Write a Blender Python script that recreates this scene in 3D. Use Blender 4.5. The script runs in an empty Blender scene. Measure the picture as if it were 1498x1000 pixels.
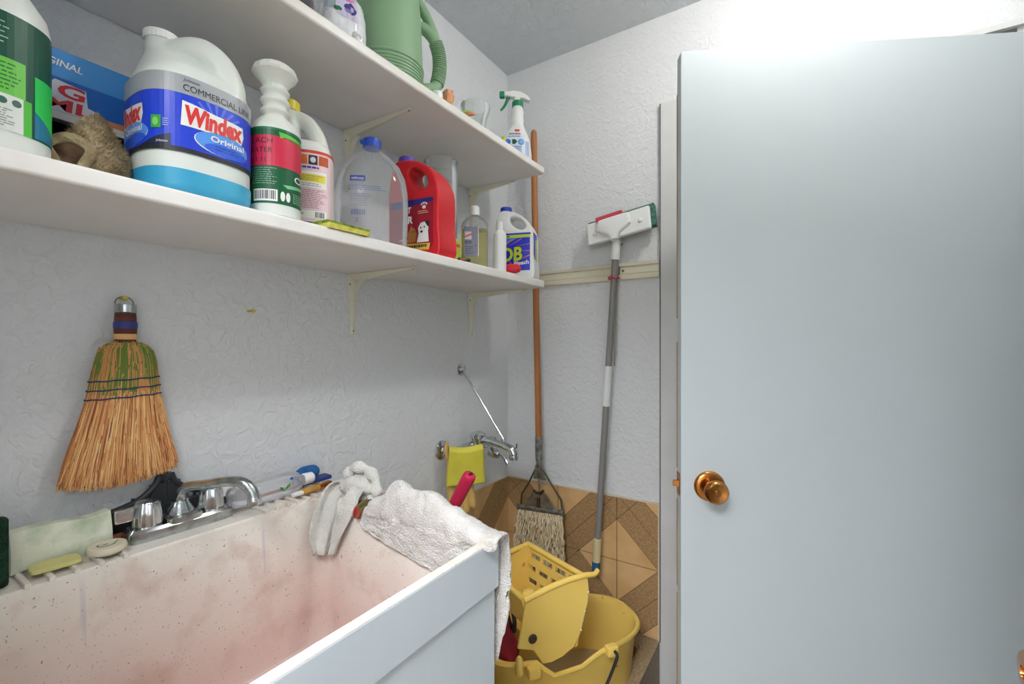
import bpy, bmesh, math, random
from mathutils import Vector, Matrix, noise
R = math.radians
random.seed(7)
scn = bpy.context.scene
col = scn.collection

# ------------------------------------------------------------------ camera
cd = bpy.data.cameras.new('camera')
cam = bpy.data.objects.new('camera', cd); col.objects.link(cam)
cam.location = (1.05, -1.591, 1.3)
cam.rotation_euler = (R(90), 0, R(32.86))
cd.sensor_width = 36.0
cd.lens = 658.0 / 1498.0 * 36.0
cd.shift_y = 4.5 / 1498.0
cd.clip_start = 0.02
scn.camera = cam
# ------------------------------------------------------------------ light, world, exposure
BULB_POWER = 108.0       # emission strength of the bulb glass in the closet
HALL_FILL_POWER = 14.5        # emission strength of the unseen fill panel added in the hall
w = bpy.data.worlds.new('world'); scn.world = w
w.use_nodes = True
w.node_tree.nodes['Background'].inputs[0].default_value = (0.8, 0.85, 0.9, 1)
w.node_tree.nodes['Background'].inputs[1].default_value = 0.3
vs = scn.view_settings
vs.view_transform = 'Standard'; vs.look = 'None'; vs.gamma = 1.0; vs.use_curve_mapping = False
vs.exposure = 1.03

# ------------------------------------------------------------------ materials
def lin(h):
    h = h.lstrip('#')
    o = []
    for i in (0, 2, 4):
        c = int(h[i:i+2], 16) / 255.0
        o.append(c / 12.92 if c <= 0.04045 else ((c + 0.055) / 1.055) ** 2.4)
    return (*o, 1.0)
MATS = {}
def mat(name, color, rough=0.5, metal=0.0, spec=0.5, trans=0.0, ior=1.45, var=None, vscale=20.0, vamt=(0.4, 0.65),
        bump=0.0, bscale=80.0, bdetail=4.0, spots=None, emit=None, sss=0.0, coat=0.0, stretch=None, bdist=0.004):
    """Procedural principled material: a base colour, an optional second colour mixed in by noise, fine bump, specks."""
    if name in MATS: return MATS[name]
    m = bpy.data.materials.new(name); m.use_nodes = True
    nt = m.node_tree; N = nt.nodes; K = nt.links
    b = N['Principled BSDF']
    b.inputs['Base Color'].default_value = lin(color)
    b.inputs['Roughness'].default_value = rough
    b.inputs['Metallic'].default_value = metal
    b.inputs['Specular IOR Level'].default_value = spec
    b.inputs['Transmission Weight'].default_value = trans
    b.inputs['IOR'].default_value = ior
    b.inputs['Coat Weight'].default_value = coat
    if sss:
        b.inputs['Subsurface Weight'].default_value = sss
        b.inputs['Subsurface Scale'].default_value = 0.01
    if emit:
        b.inputs['Emission Color'].default_value = lin(emit[0]); b.inputs['Emission Strength'].default_value = emit[1]
    tc = N.new('ShaderNodeTexCoord')
    vec = tc.outputs['Object']
    if stretch:
        mp = N.new('ShaderNodeMapping'); mp.inputs['Scale'].default_value = stretch
        K.new(vec, mp.inputs['Vector']); vec = mp.outputs['Vector']
    last = None
    if var:
        n = N.new('ShaderNodeTexNoise'); n.inputs['Scale'].default_value = vscale; n.inputs['Detail'].default_value = 5
        K.new(vec, n.inputs['Vector'])
        cr = N.new('ShaderNodeValToRGB')
        cr.color_ramp.elements[0].position = vamt[0]; cr.color_ramp.elements[1].position = vamt[1]
        cr.color_ramp.elements[0].color = lin(color); cr.color_ramp.elements[1].color = lin(var)
        K.new(n.outputs['Fac'], cr.inputs['Fac']); last = cr.outputs['Color']
    for (sc, th, sclr) in (spots or []):
        n = N.new('ShaderNodeTexNoise'); n.inputs['Scale'].default_value = sc; n.inputs['Detail'].default_value = 2
        K.new(tc.outputs['Object'], n.inputs['Vector'])
        cr = N.new('ShaderNodeValToRGB')
        cr.color_ramp.elements[0].position = th; cr.color_ramp.elements[1].position = th + 0.04
        cr.color_ramp.elements[0].color = (0, 0, 0, 1); cr.color_ramp.elements[1].color = (1, 1, 1, 1)
        K.new(n.outputs['Fac'], cr.inputs['Fac'])
        mx = N.new('ShaderNodeMix'); mx.data_type = 'RGBA'
        K.new(cr.outputs['Color'], mx.inputs[0])
        if last is None: mx.inputs[6].default_value = lin(color)
        else: K.new(last, mx.inputs[6])
        mx.inputs[7].default_value = lin(sclr); last = mx.outputs[2]
    if last is not None: K.new(last, b.inputs['Base Color'])
    if bump:
        n = N.new('ShaderNodeTexNoise'); n.inputs['Scale'].default_value = bscale; n.inputs['Detail'].default_value = bdetail
        K.new(vec, n.inputs['Vector'])
        bp = N.new('ShaderNodeBump'); bp.inputs['Strength'].default_value = bump; bp.inputs['Distance'].default_value = bdist
        K.new(n.outputs['Fac'], bp.inputs['Height']); K.new(bp.outputs['Normal'], b.inputs['Normal'])
    MATS[name] = m
    return m

def plaster(name, color, strength, scale, rough=0.55):
    """Hand-trowelled knockdown plaster: islands flattened out of a warped noise, over a fine grain."""
    m = bpy.data.materials.new(name); m.use_nodes = True
    nt = m.node_tree; N = nt.nodes; K = nt.links; b = N['Principled BSDF']
    b.inputs['Base Color'].default_value = lin(color); b.inputs['Roughness'].default_value = rough
    tc = N.new('ShaderNodeTexCoord')
    n1 = N.new('ShaderNodeTexNoise'); n1.inputs['Scale'].default_value = scale; n1.inputs['Detail'].default_value = 5
    n1.inputs['Distortion'].default_value = 1.2
    K.new(tc.outputs['Object'], n1.inputs['Vector'])
    cr = N.new('ShaderNodeValToRGB'); cr.color_ramp.elements[0].position = 0.42; cr.color_ramp.elements[1].position = 0.60
    K.new(n1.outputs['Fac'], cr.inputs['Fac'])
    n2 = N.new('ShaderNodeTexNoise'); n2.inputs['Scale'].default_value = scale * 6; n2.inputs['Detail'].default_value = 3
    K.new(tc.outputs['Object'], n2.inputs['Vector'])
    ma = N.new('ShaderNodeMath'); ma.operation = 'MULTIPLY_ADD'; ma.inputs[1].default_value = 0.35
    K.new(n2.outputs['Fac'], ma.inputs[0]); K.new(cr.outputs['Color'], ma.inputs[2])
    bp = N.new('ShaderNodeBump'); bp.inputs['Strength'].default_value = strength; bp.inputs['Distance'].default_value = 0.003
    K.new(ma.outputs[0], bp.inputs['Height']); K.new(bp.outputs['Normal'], b.inputs['Normal'])
    MATS[name] = m
    return m

M_WALL = plaster('wall_plaster', '#e6e9eb', 0.5, 34)
M_WALLB = plaster('wall_plaster_back', '#e6e9eb', 0.45, 40)
M_CEIL = plaster('ceiling_plaster', '#d4d9dd', 0.8, 30, 0.4)
M_TRIM = mat('trim_paint', '#e0e2e2', 0.5, var='#d8dad8', vscale=6)
M_DOOR = mat('door_paint', '#c6cfd2', 0.6, spec=0.25, bump=0.05, bscale=160, spots=[(55, 0.79, '#8c989c')])
M_SHELF = mat('shelf_paint', '#f1efea', 0.4, var='#eae6de', vscale=5, bump=0.04, bscale=60)
M_BRKT = mat('bracket_paint', '#e4e2cc', 0.4)
M_SCREW = mat('screw_steel', '#8a8578', 0.4, 0.9)
M_CHROME = mat('chrome', '#d9dde0', 0.08, 1.0, var='#aab0b4', vscale=40, vamt=(0.5, 0.8))
M_CHROMED = mat('chrome_dulled', '#c3c8ca', 0.2, 1.0, var='#8f958f', vscale=60, vamt=(0.45, 0.75))
M_BRASS = mat('brass', '#c98a4a', 0.22, 1.0, var='#a8642e', vscale=30)
M_BLACK = mat('black_plastic', '#26282b', 0.45)
M_WHITE = mat('white_plastic', '#eef0ee', 0.38)
M_MILK = mat('milky_plastic', '#e6eae2', 0.35, sss=0.25)
M_YEL = mat('yellow_plastic', '#fcd972', 0.4, var='#f8d066', vscale=6, spots=[(35, 0.74, '#c99a3c')])

# ------------------------------------------------------------------ mesh helpers
class MB:
    def __init__(s): s.v = []; s.f = []; s.m = []
    def add(s, vs, fs, mi=0, M=None):
        o = len(s.v)
        s.v += [tuple(M @ Vector(p)) if M is not None else tuple(p) for p in vs]
        s.f += [tuple(i + o for i in f) for f in fs]; s.m += [mi] * len(fs)
        return s
    def box(s, c, d, bev=0.0, mi=0, rot=None, seg=2):
        bm = bmesh.new(); bmesh.ops.create_cube(bm, size=1.0)
        for v in bm.verts: v.co = Vector((v.co.x * d[0], v.co.y * d[1], v.co.z * d[2]))
        if bev: bmesh.ops.bevel(bm, geom=list(bm.edges), offset=bev, segments=seg, affect='EDGES', profile=0.5)
        M = Matrix.Translation(c)
        if rot is not None: M = M @ rot
        bm.verts.index_update()
        s.add([v.co.copy() for v in bm.verts], [[v.index for v in f.verts] for f in bm.faces], mi, M); bm.free()
        return s
    def rings(s, rings, mi=0, cap=True, closed=True, M=None):
        n = len(rings[0]); vs = [p for r in rings for p in r]; fs = []
        for i in range(len(rings) - 1):
            for j in range(n if closed else n - 1):
                k = (j + 1) % n
                fs.append((i*n + j, i*n + k, (i+1)*n + k, (i+1)*n + j))
        if cap:
            fs.append(tuple(reversed(range(n)))); o = (len(rings) - 1) * n; fs.append(tuple(range(o, o + n)))
        return s.add(vs, fs, mi, M)
    def lathe(s, prof, n=32, mi=0, M=None, cap=True):
        return s.rings([[(r * math.cos(2*math.pi*k/n), r * math.sin(2*math.pi*k/n), z) for k in range(n)] for r, z in prof], mi, cap, True, M)
    def loft(s, secs, n=48, mi=0, M=None, cap=True):
        """secs: (z, cx, cy, rx, ry, exponent)"""
        return s.rings([sering(cx, cy, z, rx, ry, e, n) for z, cx, cy, rx, ry, e in secs], mi, cap, True, M)
    def tube(s, pts, rad, n=10, mi=0, M=None, cap=True, closed=False):
        P = [Vector(p) for p in pts]; m = len(P)
        rr = rad if isinstance(rad, (list, tuple)) else [rad] * m
        T = []
        for i in range(m):
            if closed: t = P[(i+1) % m] - P[i-1]
            else: t = P[min(i+1, m-1)] - P[max(i-1, 0)]
            T.append(t.normalized())
        u = T[0].orthogonal().normalized(); rs = []
        for i in range(m):
            u = (u - T[i] * u.dot(T[i])).normalized(); vv = T[i].cross(u)
            rs.append([tuple(P[i] + (u * math.cos(2*math.pi*k/n) + vv * math.sin(2*math.pi*k/n)) * rr[i]) for k in range(n)])
        if closed: rs.append(rs[0]); cap = False
        return s.rings(rs, mi, cap, True, M)
    def grid(s, fn, nu, nv, mi=0, M=None):
        vs = [fn(i / nu, j / nv) for i in range(nu + 1) for j in range(nv + 1)]
        fs = [(i*(nv+1)+j, (i+1)*(nv+1)+j, (i+1)*(nv+1)+j+1, i*(nv+1)+j+1) for i in range(nu) for j in range(nv)]
        return s.add(vs, fs, mi, M)
    def prism(s, poly, z0, z1, mi=0, M=None):
        n = len(poly)
        vs = [(x, y, z0) for x, y in poly] + [(x, y, z1) for x, y in poly]
        fs = [tuple(reversed(range(n))), tuple(range(n, 2*n))] + [(i, (i+1) % n, n + (i+1) % n, n + i) for i in range(n)]
        return s.add(vs, fs, mi, M)
def sering(cx, cy, z, rx, ry, e, n):
    o = []
    for k in range(n):
        t = -math.pi/2 + 2*math.pi*k/n; c, q = math.cos(t), math.sin(t)
        o.append((cx + rx * math.copysign(abs(c) ** (2/e), c), cy + ry * math.copysign(abs(q) ** (2/e), q), z))
    return o
def smoothpath(pts, k=6):
    """Catmull-Rom through the points"""
    P = [Vector(p) for p in pts]; o = []
    for i in range(len(P) - 1):
        a = P[i-1] if i else P[0]*2 - P[1]; b = P[i]; c = P[i+1]; d = P[i+2] if i + 2 < len(P) else P[-1]*2 - P[-2]
        for j in range(k):
            t = j / k
            o.append(0.5 * ((2*b) + (c-a)*t + (2*a-5*b+4*c-d)*t*t + (3*b-a-3*c+d)*t*t*t))
    o.append(P[-1]); return o
def obj(name, mb, mats, parent=None, smooth=40, loc=None, rz=0.0, label=None, cat=None, group=None, kind=None):
    me = bpy.data.meshes.new(name); me.from_pydata(mb.v, [], mb.f)
    if not isinstance(mats, (list, tuple)): mats = [mats]
    for m in mats: me.materials.append(m)
    me.polygons.foreach_set('material_index', mb.m)
    bm = bmesh.new(); bm.from_mesh(me); bmesh.ops.recalc_face_normals(bm, faces=bm.faces); bm.to_mesh(me); bm.free()
    if smooth:
        me.polygons.foreach_set('use_smooth', [True] * len(me.polygons)); me.set_sharp_from_angle(angle=R(smooth))
    me.update()
    o = bpy.data.objects.new(name, me); col.objects.link(o)
    if smooth and smooth < 180 and len(me.polygons) < 700:
        wn = o.modifiers.new('weighted', 'WEIGHTED_NORMAL'); wn.keep_sharp = True
    if parent is not None: o.parent = parent
    if loc is not None: o.location = loc
    if rz: o.rotation_euler = (0, 0, R(rz))
    return tag(o, label, cat, group, kind)
def tag(o, label=None, cat=None, group=None, kind=None):
    if label: o['label'] = label
    if cat: o['category'] = cat
    if group: o['group'] = group
    if kind: o['kind'] = kind
    return o
def thing(name, label, cat, loc, rz=0.0, group=None):
    o = bpy.data.objects.new(name, None); col.objects.link(o); o.empty_display_size = 0.02
    o.location = loc; o.rotation_euler = (0, 0, R(rz))
    return tag(o, label, cat, group)
def remesh(o, vox=0.003, it=4):
    m = o.modifiers.new('remesh', 'REMESH'); m.mode = 'VOXEL'; m.voxel_size = vox; m.use_smooth_shade = True
    s = o.modifiers.new('smooth', 'SMOOTH'); s.iterations = it; s.factor = 0.5
def solid(o, t, off=-1):
    m = o.modifiers.new('solid', 'SOLIDIFY'); m.thickness = t; m.offset = off
def subsurf(o, l=1):
    m = o.modifiers.new('sub', 'SUBSURF'); m.levels = l; m.render_levels = l
def cone_between(mb, a, b, ra, rb, n=16, mi=0): return mb.tube([a, b], [ra, rb], n, mi)
def RX(a): return Matrix.Rotation(R(a), 4, 'X')
def RY(a): return Matrix.Rotation(R(a), 4, 'Y')
def RZ(a): return Matrix.Rotation(R(a), 4, 'Z')
def T(x, y, z): return Matrix.Translation((x, y, z))

# ---- flat print on bottles: 2-D shapes laid out in (distance along the girth, height) and wrapped on the wall of the bottle
def clip(poly, ax, v, keep_less):
    o = []
    for i in range(len(poly)):
        a, b = poly[i], poly[(i+1) % len(poly)]
        ia = (a[ax] <= v) == keep_less; ib = (b[ax] <= v) == keep_less
        if ia: o.append(a)
        if ia != ib:
            t = (v - a[ax]) / (b[ax] - a[ax]); o.append((a[0] + (b[0]-a[0])*t, a[1] + (b[1]-a[1])*t))
    return o
class Wrap:
    def __init__(s, rx, ry=None, e=2.0, cx=0.0, cy=0.0, prof=None):
        ry = ry or rx; n = 720; s.p = []; L = 0.0; prev = None
        ring = sering(0, 0, 0, rx, ry, e, n); ring = ring[n//2:] + ring[:n//2] + [ring[n//2]]
        for i, q in enumerate(ring):
            if prev is not None: L += math.dist(q, prev)
            prev = q; s.p.append((L, q[0], q[1]))
        s.h = L / 2; s.L = L; s.cx, s.cy = cx, cy; s.prof = prof
    def at(s, d, z, off):
        q = min(max(d + s.h, 0.0), s.L * 0.99999); lo, hi = 0, len(s.p) - 1
        while hi - lo > 1:
            m = (lo + hi) // 2
            if s.p[m][0] <= q: lo = m
            else: hi = m
        a, b = s.p[lo], s.p[hi]; t = (q - a[0]) / max(b[0] - a[0], 1e-9)
        x, y = a[1] + (b[1]-a[1])*t, a[2] + (b[2]-a[2])*t
        tx, ty = b[1] - a[1], b[2] - a[2]; l = math.hypot(tx, ty) or 1
        k = s.prof(z) if s.prof else 1.0
        return (s.cx + x*k + ty/l*off, s.cy + y*k - tx/l*off, z)
class Flat:
    """a flat face: s runs along ux, z along uz from origin"""
    def __init__(s, o, ux, uz, nrm): s.o, s.ux, s.uz, s.n = Vector(o), Vector(ux), Vector(uz), Vector(nrm)
    def at(s, d, z, off): return tuple(s.o + s.ux*d + s.uz*z + s.n*off)
TXT = {}
def text_tris(t, bold=0.0):
    if (t, bold) in TXT: return TXT[(t, bold)]
    c = bpy.data.curves.new('txt', 'FONT'); c.body = t; c.size = 1.0; c.resolution_u = 3; c.offset = bold
    o = bpy.data.objects.new('txt', c); col.objects.link(o)
    dg = bpy.context.evaluated_depsgraph_get()
    me = bpy.data.meshes.new_from_object(o.evaluated_get(dg)); me.calc_loop_triangles()
    tr = [[(me.vertices[i].co.x, me.vertices[i].co.y) for i in l.vertices] for l in me.loop_triangles]
    xs = [p[0] for q in tr for p in q]
    x0, x1 = (min(xs), max(xs)) if xs else (0, 1)
    bpy.data.objects.remove(o); bpy.data.curves.remove(c); bpy.data.meshes.remove(me)
    TXT[(t, bold)] = (tr, x0, x1); return TXT[(t, bold)]
class Print:
    def __init__(s, wrap, base=0.0004, step=0.00022, cut=0.006, zs=1.0, ss=1.0): s.zs = zs; s.ss = ss; s.w, s.b, s.st, s.cut = wrap, base, step, cut; s.mb = MB(); s.mats = []
    def poly(s, pts, m, layer=0):
        if m not in s.mats: s.mats.append(m)
        mi = s.mats.index(m)
        pts = [(a * s.ss, b) for a, b in pts]
        x0, x1 = min(p[0] for p in pts), max(p[0] for p in pts)
        k0, k1 = math.floor(x0 / s.cut), math.ceil(x1 / s.cut)
        for k in range(k0, max(k1, k0 + 1)):
            q = clip(clip(pts, 0, k * s.cut, False), 0, (k+1) * s.cut, True)
            if len(q) >= 3: s.mb.add([s.w.at(a, b * s.zs, s.b + layer * s.st) for a, b in q], [tuple(range(len(q)))], mi)
    def rect(s, x0, z0, x1, z1, m, layer=0): s.poly([(x0, z0), (x1, z0), (x1, z1), (x0, z1)], m, layer)
    def oval(s, x, z, rx, rz, m, layer=0, n=20): s.poly([(x + rx*math.cos(2*math.pi*k/n), z + rz*math.sin(2*math.pi*k/n)) for k in range(n)], m, layer)
    def text(s, t, x, z, size, m, layer=3, width=None, shear=0.0, bold=0.0, rot=0.0, align='L'):
        tr, x0, x1 = text_tris(t, bold); sx = size
        if width: sx = width / (x1 - x0)
        wd = (x1 - x0) * sx; ox = {'L': 0, 'C': -wd/2, 'R': -wd}[align]
        c, q = math.cos(R(rot)), math.sin(R(rot))
        for tri in tr:
            pp = []
            for a, b in tri:
                lx, lz = (a - x0) * sx + ox + shear * b * size, b * size
                pp.append((x + lx*c - lz*q, z + lx*q + lz*c))
            s.poly(pp, m, layer)
    def lines(s, x0, z0, x1, z1, n, m, layer=2, fill=0.45, rag=0.25):
        """fine print too small to read: thin broken rules"""
        h = (z1 - z0) / n
        for i in range(n):
            z = z1 - (i + 1) * h; x = x0; e = x1 - random.random() * rag * (x1 - x0)
            while x < e:
                l = min(random.uniform(0.003, 0.009), e - x)
                s.rect(x, z + h*(1-fill)/2, x + l, z + h*(1+fill)/2, m, layer); x += l + 0.0012
    def bars(s, x0, z0, x1, z1, m, layer=2):
        x = x0
        while x < x1:
            l = random.choice((0.0006, 0.001, 0.0016)); s.rect(x, z0, min(x + l, x1), z1, m, layer); x += l + random.choice((0.0006, 0.001, 0.0014))
    def build(s, name, parent): return obj(name, s.mb, s.mats, parent, smooth=60)
def ink(c, rough=0.4): return mat('ink_' + c.lstrip('#'), c, rough)

# ================================================================== the room
def slab(name, boxes, m, **kw):
    mb = MB()
    for (x0, y0, z0, x1, y1, z1) in boxes: mb.box(((x0+x1)/2, (y0+y1)/2, (z0+z1)/2), (x1-x0, y1-y0, z1-z0))
    return obj(name, mb, m, smooth=0, kind='structure', **kw)
M_FLOOR = mat('floor_vinyl', '#a89a88', 0.5, var='#978a78', vscale=12)
M_HALL = mat('hall_paint', '#e4e2dc', 0.6)
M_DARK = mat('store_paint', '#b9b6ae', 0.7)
H = 2.44
slab('floor', [(-0.7, -3.4, -0.1, 2.3, 1.2, 0)], M_FLOOR)
slab('ceiling', [(-0.7, -3.4, H, 2.3, 1.2, H + 0.1)], M_CEIL)
wall_left = slab('wall_left', [(-0.1, -1.66, 0, 0, 0.1, H)], M_WALL)
wall_back = slab('wall_back', [(0, 0, 0, 0.70, 0.1, H), (0.70, 0, 2.085, 1.50, 0.1, H), (1.50, 0, 0, 1.62, 0.1, H)], M_WALLB)
slab('wall_right', [(1.62, -1.66, 0, 1.72, 0.1, H)], M_WALL)
slab('wall_front', [(0, -1.76, 0, 0.52, -1.66, H), (0.52, -1.76, 2.06, 1.38, -1.66, H), (1.38, -1.76, 0, 1.62, -1.66, H)], M_WALL)
slab('wall_hall', [(-0.7, -3.4, 0, 2.3, -3.3, H), (-0.7, -3.3, 0, -0.6, -1.66, H), (2.2, -3.3, 0, 2.3, -1.66, H),
                   (-0.6, -1.76, 0, 0.0, -1.66, H), (1.62, -1.76, 0, 2.2, -1.66, H)], M_HALL)
slab('wall_store', [(0.3, 1.1, 0, 2.0, 1.2, H), (0.3, 0.1, 0, 0.4, 1.1, H), (1.9, 0.1, 0, 2.0, 1.1, H)], M_DARK)
# door casing on the back wall: a flat board left of the doorway, the head strip, and the jamb inside
slab('trim_1', [(0.640, -0.012, 0, 0.712, 0.0, 2.131)], M_TRIM)
slab('trim_2', [(0.712, -0.014, 2.074, 1.56, 0.0, 2.088)], M_TRIM)
slab('trim_3', [(0.700, 0.0, 0, 0.714, 0.10, 2.085), (1.490, 0.0, 0, 1.50, 0.10, 2.085), (0.714, 0.02, 2.05, 1.49, 0.10, 2.085)], M_TRIM)
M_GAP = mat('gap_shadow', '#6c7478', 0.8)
slab('gap_shadow_strip', [(0.6360, -0.0125, 0.276, 0.640, 0.0, 2.131)], M_GAP)  # dark strip painted as the shadowed gap left of the casing

# ---- tiled dado: square tiles, each of two light corner triangles and a brown band of two strips
A = 0.2405; HT = 0.15; Z0 = 0.2755; ZT = 0.746
def half(poly, nx, ny, c):
    o = []
    for i in range(len(poly)):
        a, b = poly[i], poly[(i+1) % len(poly)]
        da, db = nx*a[0] + ny*a[1] - c, nx*b[0] + ny*b[1] - c
        if da <= 0: o.append(a)
        if (da <= 0) != (db <= 0):
            t = da / (da - db); o.append((a[0] + (b[0]-a[0])*t, a[1] + (b[1]-a[1])*t))
    return o
M_TLT = mat('tile_light', '#e8c28c', 0.38, var='#dab078', vscale=9, bump=0.05, bscale=90)
M_TBR = mat('tile_brown', '#bd9a6e', 0.42, var='#a2825a', vscale=160, vamt=(0.4, 0.6), bump=0.08, bscale=200)
M_GROUT = mat('tile_grout', '#5f4a38', 0.8)
M_TEDGE = mat('tile_edge_strip', '#e2d6bd', 0.5)
def tile_dado(wall, name, length, to_world):
    """to_world(u, z, depth): u runs along the wall from the corner, depth stands off the wall"""
    def pris(poly, d0, d1):
        mb = MB(); n = len(poly)
        vs = [to_world(u, z, d0) for u, z in poly] + [to_world(u, z, d1) for u, z in poly]
        return mb.add(vs, [tuple(range(n)), tuple(range(n, 2*n))] + [(i, (i+1) % n, n + (i+1) % n, n + i) for i in range(n)])
    back = obj(name, pris([(0, Z0), (length, Z0), (length, ZT), (0, ZT)], 0.0, 0.0035), M_GROUT, wall, smooth=0)
    obj('edge_strip', pris([(0, ZT), (length, ZT), (length, ZT + 0.005), (0, ZT + 0.005)], 0.0, 0.007), M_TEDGE, wall, smooth=0)
    g = 0.0013
    for i in range(math.ceil(length / A)):
        for j in range(2):
            if (i + j) % 2: P = (i, j); du, dv = 1, 1
            else: P = (i + 1, j); du, dv = -1, 1
            sq = [(0, 0), (A, 0), (A, A), (0, A)]
            sq = half(half(half(half(sq, -1, 0, -g), 0, -1, -g), 1, 0, A - g), 0, 1, A - g)
            band = [(half(sq, 1, 1, HT - g), 0), (half(sq, -1, -1, -(2*A - HT) - g), 0)]
            for lo, hi in ((HT, A), (A, 2*A - HT)):
                st = half(half(sq, 1, 1, hi - g), -1, -1, -lo - g)
                band += [(half(st, -1, 1, -HT - g), 1), (half(st, 1, -1, -HT - g), 1), (half(half(st, 1, -1, HT - g), -1, 1, HT - g), 1)]
            for poly, br in band:
                q = [(P[0]*A + du*u, Z0 + P[1]*A + dv*v) for u, v in poly]
                q = half(half(q, 0, 1, ZT - 0.001), 1, 0, length - 0.001)
                if len(q) < 3: continue
                obj('tile', pris(q, 0.003, 0.0055 + random.uniform(-0.0003, 0.0003)), M_TBR if br else M_TLT, back, smooth=0)
tile_dado(wall_back, 'tile_backing', 0.634, lambda u, z, d: (u, -d, z))
tile_dado(wall_left, 'tile_backing', 0.925, lambda u, z, d: (d, -u, z))
slab('trim_5', [(0.6295, -0.009, Z0, 0.6345, 0.0, ZT + 0.005)], M_TEDGE)

# ---- the door standing ajar in the back wall
door = thing('door_1', 'flat pale grey-white door standing ajar with a brass knob', 'door', (0.796, -0.424, 0.008), math.degrees(math.atan2(0.358, 0.685)))
tag(door, kind='structure')
DW = 0.776
mb = MB().box((DW/2, 0.0175, 1.011), (DW, 0.035, 2.022), 0.002)
obj('door_leaf', mb, M_DOOR, door)
M_WOOD_RAW = mat('bare_wood', '#b39a70', 0.6, var='#94764c', vscale=40, stretch=(1, 1, 0.1))
mb = MB()
for z0, z1 in ((0.05, 0.66), (0.68, 0.90), (0.98, 1.30), (1.36, 1.93)): mb.box((-0.0006, 0.0315, (z0+z1)/2), (0.0012, 0.006, z1 - z0))
obj('bare_edge', mb, M_WOOD_RAW, door, label='bare wood showing along the worn door edge')
kx, kz = 0.068, 0.944
MK = T(kx, 0, kz) @ RX(90)
mb = MB().lathe([(0.001, 0.001), (0.037, 0.0), (0.037, 0.003), (0.033, 0.008), (0.024, 0.010), (0.001, 0.010)], 40, 0, MK)
obj('knob_rose', mb, M_BRASS, door)
mb = MB().lathe([(0.012, 0.008), (0.012, 0.022), (0.016, 0.026), (0.021, 0.032), (0.027, 0.042), (0.0285, 0.050), (0.027, 0.056), (0.022, 0.060), (0.020, 0.0595), (0.012, 0.057), (0.007, 0.0565), (0.006, 0.0585), (0.001, 0.059)], 40, 0, MK)
obj('door_knob', mb, M_BRASS, door)
mb = MB().box((-0.0012, 0.0175, kz), (0.002, 0.024, 0.055), 0.0006); obj('latch_plate', mb, M_BRASS, door)
mb = MB().prism([(0, 0), (-0.012, 0.004), (-0.012, 0.012), (0, 0.014)], -0.007, 0.007, 0, T(-0.002, 0.010, kz)); obj('latch_bolt', mb, M_BRASS, door)

# ---- the entry door, folded back beside the camera; only the brass knob reaches into view
d2 = thing('door_2', 'entry door folded back at the right edge, only its brass knob in view', 'door', (1.323, -0.79, 0.008), -90)
tag(d2, kind='structure')
obj('door_leaf', MB().box((0.388, 0.0175, 1.011), (0.776, 0.035, 2.022), 0.002), M_DOOR, d2)
MK = T(0.066, 0, 0.925) @ RX(90)
obj('knob_rose', MB().lathe([(0.001, 0.0), (0.034, 0.0), (0.034, 0.004), (0.024, 0.010), (0.001, 0.010)], 32, 0, MK), M_BRASS, d2)
obj('door_knob', MB().lathe([(0.012, 0.008), (0.012, 0.024), (0.022, 0.034), (0.027, 0.046), (0.027, 0.056), (0.022, 0.064), (0.007, 0.066), (0.006, 0.062), (0.001, 0.062)], 40, 0, MK), M_BRASS, d2)

# ---- lamps: the bulb on the closet ceiling and an unseen panel added behind the camera as fill
lamp = thing('ceiling_lamp', 'bare bulb in a white holder on the closet ceiling', 'lamp', (1.11, -0.55, H))
obj('lamp_holder', MB().lathe([(0.055, 0.0), (0.055, -0.012), (0.03, -0.03), (0.022, -0.055), (0.001, -0.055)], 28), M_WHITE, lamp)
M_BULB = mat('bulb_glow', '#ffffff', 0.5, emit=('#fffaf4', BULB_POWER))
obj('bulb', MB().lathe([(0.012, -0.05), (0.016, -0.062), (0.028, -0.078), (0.034, -0.095), (0.033, -0.112), (0.025, -0.126), (0.012, -0.134), (0.001, -0.136)], 28), M_BULB, lamp)
hl = thing('hall_fill_light', 'unseen square glowing panel added in the hall as fill light', 'lamp', (0.95, -2.4, H))
obj('frame', MB().box((0, 0, -0.015), (0.92, 0.92, 0.03), 0.004), M_WHITE, hl)
M_PANEL = mat('fill_panel_glow', '#ffffff', 0.5, emit=('#f6f8ff', HALL_FILL_POWER))
obj('fill_panel', MB().box((0, 0, -0.033), (0.86, 0.86, 0.006), 0.001), M_PANEL, hl)

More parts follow.
